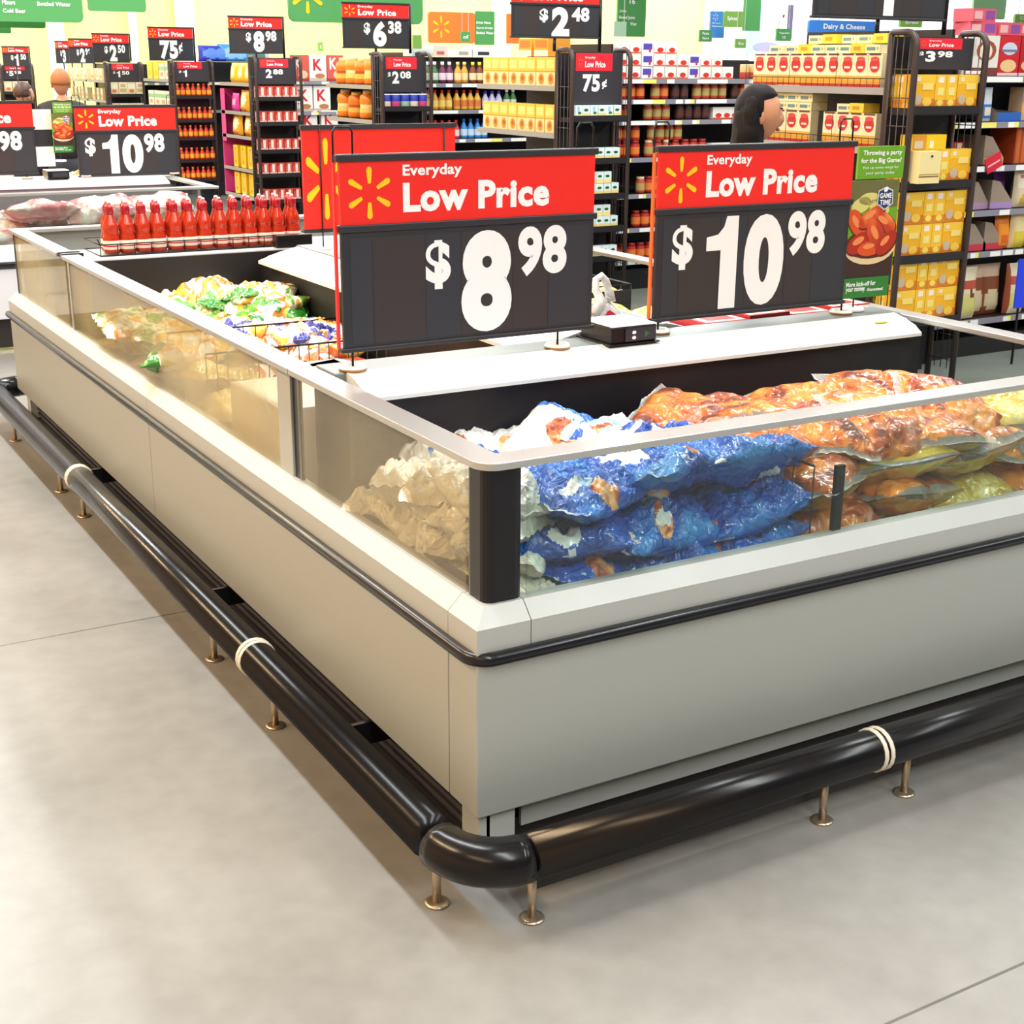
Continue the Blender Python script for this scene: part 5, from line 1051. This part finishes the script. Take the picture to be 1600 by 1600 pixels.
# ------------------------------------------------------------------ department signs
def flat_sign(label, px0, py0, px1, py1, Y, m, cat='hanging sign', texts=(), spark=None, axis='y', rnd_=.05, hang=True, name='hanging_sign'):
    a = at(px0, py1, 'y', Y); b = at(px1, py0, 'y', Y); w = b.x - a.x; h = b.z - a.z
    t = thing(name, label, cat, (a.x, Y, a.z)); r = min(rnd_ * w, h * .2); out = []
    for cx, cz, s in ((r, r, 180), (w - r, r, 270), (w - r, h - r, 0), (r, h - r, 90)): out += [(cx + r * cos(R(s + q * 22.5)), cz + r * sin(R(s + q * 22.5))) for q in range(5)]
    n = len(out); mb = MB().add([(x, -.02, z) for x, z in out] + [(x, .02, z) for x, z in out], [tuple(range(n)), tuple(range(n, 2 * n))[::-1]] + [(i, n + i, n + (i + 1) % n, (i + 1) % n) for i in range(n)], m)
    for tx, u0, v0, u1, v1 in texts: mb.text(tx, w * u0, w * u1, h * v0, h * v1, -.024, WHITE, .03)
    if spark: mb.spark(w * spark[0], h * spark[1], h * spark[2], h * spark[2], -.024, spark[3])
    mb.build('board', t)
    if hang:
        for u in (.15, .85): MB().tube([(w * u, 0, h), (w * u, 0, 6.0 - a.z)], .006, WHITE, 5).build('hanger', t)
    return t
flat_sign('long green department sign with white words at the top left', -60, -30, 125, 32, 14, GREEN, texts=(('Mixers', .335, .39, .44, .50), ('Cold Beer', .335, .20, .52, .30), ('Bottled Water', .62, .38, .90, .48)))
flat_sign('lower step of the green sign at the top left', -60, 20, 69, 42, 14.3, GREEN, rnd_=.03); flat_sign('lowest corner of the green sign at the left edge', -60, 30, 15, 51, 14.5, GREEN, rnd_=.03)
flat_sign('green sign cut by the top edge above the 75 cent sign', 138, -40, 224, 17, 14, GREEN)
flat_sign('wide green sign with a yellow burst left of the $6.38 sign', 451, -50, 659, 34, 14, GREEN, spark=(.135, .47, .33, SPARK))
flat_sign('small green tag on the yellow wall above the jugs', 497, 66, 504, 80, 26, LGREEN, texts=(('A', .3, .3, .7, .7),)); flat_sign('small pale green sign right of the $6.38 sign', 645, 55, 658, 82, 20, LGREEN)
flat_sign('orange sign with a yellow burst on the yellow wall', 669, 20, 741, 67, 22, ORANGE, spark=(.27, .52, .36, SPARK)); flat_sign('little green square on the orange sign', 720, 50, 734, 66, 21.7, GREEN, texts=(('of', .2, .35, .8, .7),))
flat_sign('green list sign right of the orange sign', 742, 18, 772, 70, 22, GREEN, texts=(('Drink Mixes', .05, .62, .8, .70), ('Sports Drinks', .05, .46, .9, .54), ('Bottled Water', .05, .32, .95, .40)))
flat_sign('red orange sign edge behind the $2.48 sign', 791, 22, 812, 68, 22, ORANGE, rnd_=.02)
flat_sign('tall green sign with white list right of the $2.48 sign', 963, -30, 1010, 57, 18, GREEN, texts=(('16', .4, .58, .6, .68), ('Juice', .05, .42, .3, .48), ('Boxed Juice', .05, .30, .6, .37), ('Water', .45, .20, .68, .26)))
flat_sign('small pale folded card in front of the tall green sign', 958, 34, 978, 57, 17.6, PALEGREEN, rnd_=.02)
flat_sign('blue sign with a pale burst on the white wall', 1108, 18, 1132, 59, 20, BLUE, spark=(.33, .78, .15, M('pale_spark', 'e8c8d8', .5)), texts=(('Grocery', .1, .52, .7, .58), ('Pharmacy', .1, .40, .9, .46)))
flat_sign('green sign with white word right of the blue sign', 1130, 18, 1162, 42, 19.8, LGREEN, texts=(('Spices', .15, .35, .65, .68),)); flat_sign('tall green sign beside the light green word sign', 1160, -20, 1190, 48, 20.2, GREEN, rnd_=.02)
flat_sign('small green two-line sign below the blue sign', 1092, 47, 1112, 65, 19.6, GREEN, texts=(('Pasta', .2, .6, .75, .82), ('Sauce', .2, .2, .75, .42))); flat_sign('small green sign above the red end display', 1148, 61, 1165, 75, 19.6, LGREEN, texts=(('Rice', .25, .35, .75, .65),))
flat_sign('small green sign near the wall picture', 1212, 45, 1236, 64, 19.6, GREEN, texts=(('Vegetable', .15, .55, .85, .72), ('12', .4, .2, .6, .42)))
flat_sign('green sign at the top right corner', 1518, -30, 1575, 29, 16, M('pale_green_sign', '8cc08a', .5)); flat_sign('small green two-line sign at the right edge', 1583, 23, 1622, 44, 14, LGREEN, texts=(('Candy', .2, .55, .8, .85), ('Snack', .2, .15, .8, .42)))
flat_sign('blue strip sign behind the large dark price sign', 1262, 34, 1372, 52, 13, BLUE, texts=(('Dairy & Cheese', .2, .25, .8, .75),)); flat_sign('green strip sign behind the large dark price sign', 1405, 30, 1440, 42, 13, LGREEN, texts=(('Spread', .2, .3, .8, .75),))
# picture on the white wall
a = at(1165, 82, 'y', 24); b = at(1240, 8, 'y', 24)
t = thing('wall_picture', 'large pale picture of a reaching child hanging near the white wall', 'picture', (a.x, 24, a.z)); w = b.x - a.x; h = b.z - a.z
mb = MB().box(0, 0, 0, w, .05, h, PALEBLUE).fq(.3 * w, 0, w, h, -.004, M('picture_white', 'f4f4f8', .5)); mb.fell(.62 * w, .5 * h, .30 * w, .05 * h, -.008, M('picture_skin', 'e8c0ac', .5), rot=.9); mb.fell(.85 * w, .82 * h, .09 * w, .14 * h, -.008, M('picture_skin', 'e8c0ac', .5)); mb.fq(.88 * w, .3 * h, w, h, -.009, M('picture_plum', '5a4a6a', .5)); mb.fell(.45 * w, .12 * h, .3 * w, .1 * h, -.01, M('picture_lilac', 'a8a0c8', .5))
mb.build('canvas', t)
for u in (.1, .9): MB().tube([(w * u, .02, h), (w * u, .02, 6 - a.z)], .006, WHITE, 5).build('hanger', t)

# ------------------------------------------------------------------ people
SKIN = M('skin', 'c98a66', .5); HAIRD = M('dark_hair', '150d0d', .6, spec=.2); JACK = M('black_jacket', '1a181b', .7); TROU = M('dark_trousers', '2c2e3a', .7); SHOE = M('dark_shoes', '221e1e', .5); EYE = M('eye_dark', '2a1a14', .3); LIP = M('lips', 'a8584a', .5); HAIRO = M('ginger_hair', 'b06a3a', .6); HAIRB = M('brown_hair', '4a2a20', .5); SHIRT = M('grey_shirt', '8a8088', .7)
def skinned(name, verts, edges, radii, mat, parent, sub=2):
    me = bpy.data.meshes.new(name); me.from_pydata(verts, edges, []); me.materials.append(mat)
    o = bpy.data.objects.new(name, me); COL.objects.link(o); o.parent = parent
    bm = bmesh.new(); bm.from_mesh(me); ly = bm.verts.layers.skin.verify()
    for i, v in enumerate(bm.verts):
        r = radii[i]; v[ly].radius = r if isinstance(r, tuple) else (r, r); v[ly].use_root = (i == 0)
    bm.to_mesh(me); bm.free()
    s = o.modifiers.new('s', 'SKIN'); s.use_smooth_shade = True; d = o.modifiers.new('d', 'SUBSURF'); d.levels = sub; d.render_levels = sub
    return o
def person(label, loc, rz, H, hair, top, lower, long_hair, turn=0.0):
    """a standing figure facing local -Y; H is the standing height"""
    t = thing('person', label, 'person', loc, rz); k = H / 1.71
    V = lambda x, y, z: (x * k, y * k, z * k)
    hands = []
    vs = [V(0, 0, .92), V(0, 0, 1.08), V(0, .01, 1.25), V(0, .015, 1.36), V(0, .0, 1.43), V(0, -.005, 1.49)]; rd = [.10, .085, .095, .075, .05, .046]
    ed = [(0, 1), (1, 2), (2, 3), (3, 4), (4, 5)]
    for s in (-1, 1):
        b = len(vs); vs += [V(s * .16, .02, 1.35), V(s * .205, .03, 1.10), V(s * .20, -.05, .88), V(s * .195, -.075, .79)]; rd += [.055, .043, .032, .03]; ed += [(3, b), (b, b + 1), (b + 1, b + 2), (b + 2, b + 3)]; hands.append((s, vs[-1]))
        c = len(vs); vs += [V(s * .09, 0, .82), V(s * .095, -.01, .48), V(s * .10, .02, .09), V(s * .105, -.03, .045), V(s * .11, -.12, .035)]; rd += [.095, .06, .04, .042, .035]; ed += [(0, c), (c, c + 1), (c + 1, c + 2), (c + 2, c + 3), (c + 3, c + 4)]
        # fingers and thumb from the palm
        hx, hy, hz = s * .195, -.075, .79
        pb = len(vs); vs.append(V(hx, hy - .01, hz - .06)); rd.append((.03, .016)); ed.append((b + 3, pb))
        for f, (dx, ln) in enumerate(((-.026, .060), (-.009, .070), (.009, .066), (.025, .052))):
            q = len(vs); vs += [V(hx + dx, hy - .014, hz - .10), V(hx + dx * 1.05, hy - .026, hz - .10 - ln * .5), V(hx + dx * 1.05, hy - .045, hz - .10 - ln * .85)]; rd += [.0085, .008, .007]; ed += [(pb, q), (q, q + 1), (q + 1, q + 2)]
        q = len(vs); vs += [V(hx - s * .035, hy - .03, hz - .05), V(hx - s * .04, hy - .045, hz - .085)]; rd += [.010, .0085]; ed += [(b + 3, q), (q, q + 1)]
    skinned('body', vs, ed, [(r[0] * k, r[1] * k) if isinstance(r, tuple) else r * k for r in rd], SKIN, t)
    # head with face
    hd = bpy.data.objects.new('head', None)
    def face(d, p):
        x, y, z = p
        if d.z < -.1: f = 1 - .32 * min(1, (-d.z - .1) / .9); x *= f; y *= (1 - .16 * min(1, -d.z))
        if d.y < -.7 and abs(d.x) < .22 and -.6 < d.z < .16: y -= .020 * (1 - abs(d.x) / .22) ** 1.5 * max(0, 1 - abs(d.z + .22) / .38)
        if d.y < -.6 and .12 < abs(d.x) < .5 and -.02 < d.z < .25: y += .010
        return Vector((x, y, z))
    hm = MB().ell((0, 0, 0), (.074, .094, .112), SKIN, 32, 26, face)
    for s in (-1, 1): hm.ell((s * .074, .012, -.01), (.010, .02, .03), SKIN, 10, 8)
    c = Vector((0, -.018, 1.575)) * k
    h = hm.build('head', t, loc=c, rz=turn); h.scale = (k, k, k)
    fm = MB()
    for s in (-1, 1): fm.ell((s * .030, -.079, .006), (.012, .008, .005), M('eye_white', 'b8a898', .5), 10, 6).ell((s * .030, -.084, .006), (.007, .004, .005), EYE, 8, 6)
    fm.build('eyes', h); MB().ell((-.030, -.086, .028), (.018, .006, .004), hair, 8, 6).ell((.030, -.086, .028), (.018, .006, .004), hair, 8, 6).build('eyebrows', h)
    MB().ell((0, -.080, -.062), (.024, .010, .008), LIP, 12, 6).build('mouth', h)
    def hairf(d, p):
        q = p.copy()
        if d.y < -.05 and d.z < .55: q = q * .80; q.y = max(q.y, -.055)
        if d.z < -.2 and not long_hair: q *= .80
        return q * (1 + .03 * noise.noise(d * 5))
    hb = MB().ell((0, .012, .016), (.086, .104, .116), hair, 28, 20, hairf)
    if long_hair:
        def strand(d, p):
            q = p.copy(); q.x *= 1 + .10 * noise.noise((d.x * 3, d.z * 4, 1)); q.y += .02 * noise.noise((d.x * 4, d.z * 3, 5)); return q
        hb.ell((0, .052, -.10), (.105, .070, .20), hair, 24, 18, strand)
        for s in (-1, 1): hb.ell((s * .072, .050, -.07), (.030, .040, .15), hair, 14, 12, strand)
    hb.build('hair', h)
    # clothing
    tv = [V(0, .0, .90), V(0, 0, 1.06), V(0, .01, 1.25), V(0, .015, 1.37), V(0, .004, 1.455)]; tr = [.165, .145, .16, .12, .085]; te = [(0, 1), (1, 2), (2, 3), (3, 4)]
    for s in (-1, 1):
        b = len(tv); tv += [V(s * .165, .02, 1.355), V(s * .21, .03, 1.10), V(s * .204, -.05, .88), V(s * .198, -.07, .82)]; tr += [.068, .056, .044, .041]; te += [(3, b), (b, b + 1), (b + 1, b + 2), (b + 2, b + 3)]
    skinned('jacket', tv, te, [(r[0] * k, r[1] * k) if isinstance(r, tuple) else r * k for r in tr], top, t)
    lv = [V(0, 0, 1.0), V(0, 0, .90)]; lr = [.14, .15]; le = [(0, 1)]
    for s in (-1, 1):
        b = len(lv); lv += [V(s * .09, 0, .80), V(s * .097, -.01, .48), V(s * .103, .02, .10), V(s * .103, .02, .06)]; lr += [.11, .078, .062, .06]; le += [(1, b), (b, b + 1), (b + 1, b + 2), (b + 2, b + 3)]
    skinned('trousers', lv, le, [(r[0] * k, r[1] * k) if isinstance(r, tuple) else r * k for r in lr], lower, t)
    for s in (-1, 1): MB().ell((s * .108, -.055, .043), (.05, .14, .043), SHOE, 14, 8, lambda d, p: Vector((p.x, p.y, max(p.z, -.04)))).build('shoe', t).scale = (k, k, k)
    return t
wp = at(1190, 137, 'y', 2.42)
person('woman with long dark hair and dark top behind the near $10.98 sign', (wp.x - .02, wp.y, 0), R(60), 1.635, HAIRD, JACK, TROU, True)
mp = at(93, 110, 'y', 10.2)
person('man with ginger hair in a black jacket, seen from behind at the far left', (mp.x, 10.2, 0), R(165), 1.645, HAIRO, JACK, TROU, False)
p2 = at(35, 135, 'y', 10.6)
person('brown-haired person in black left of the ginger-haired man', (p2.x, 10.6, 0), R(120), 1.53, HAIRB, JACK, TROU, False)
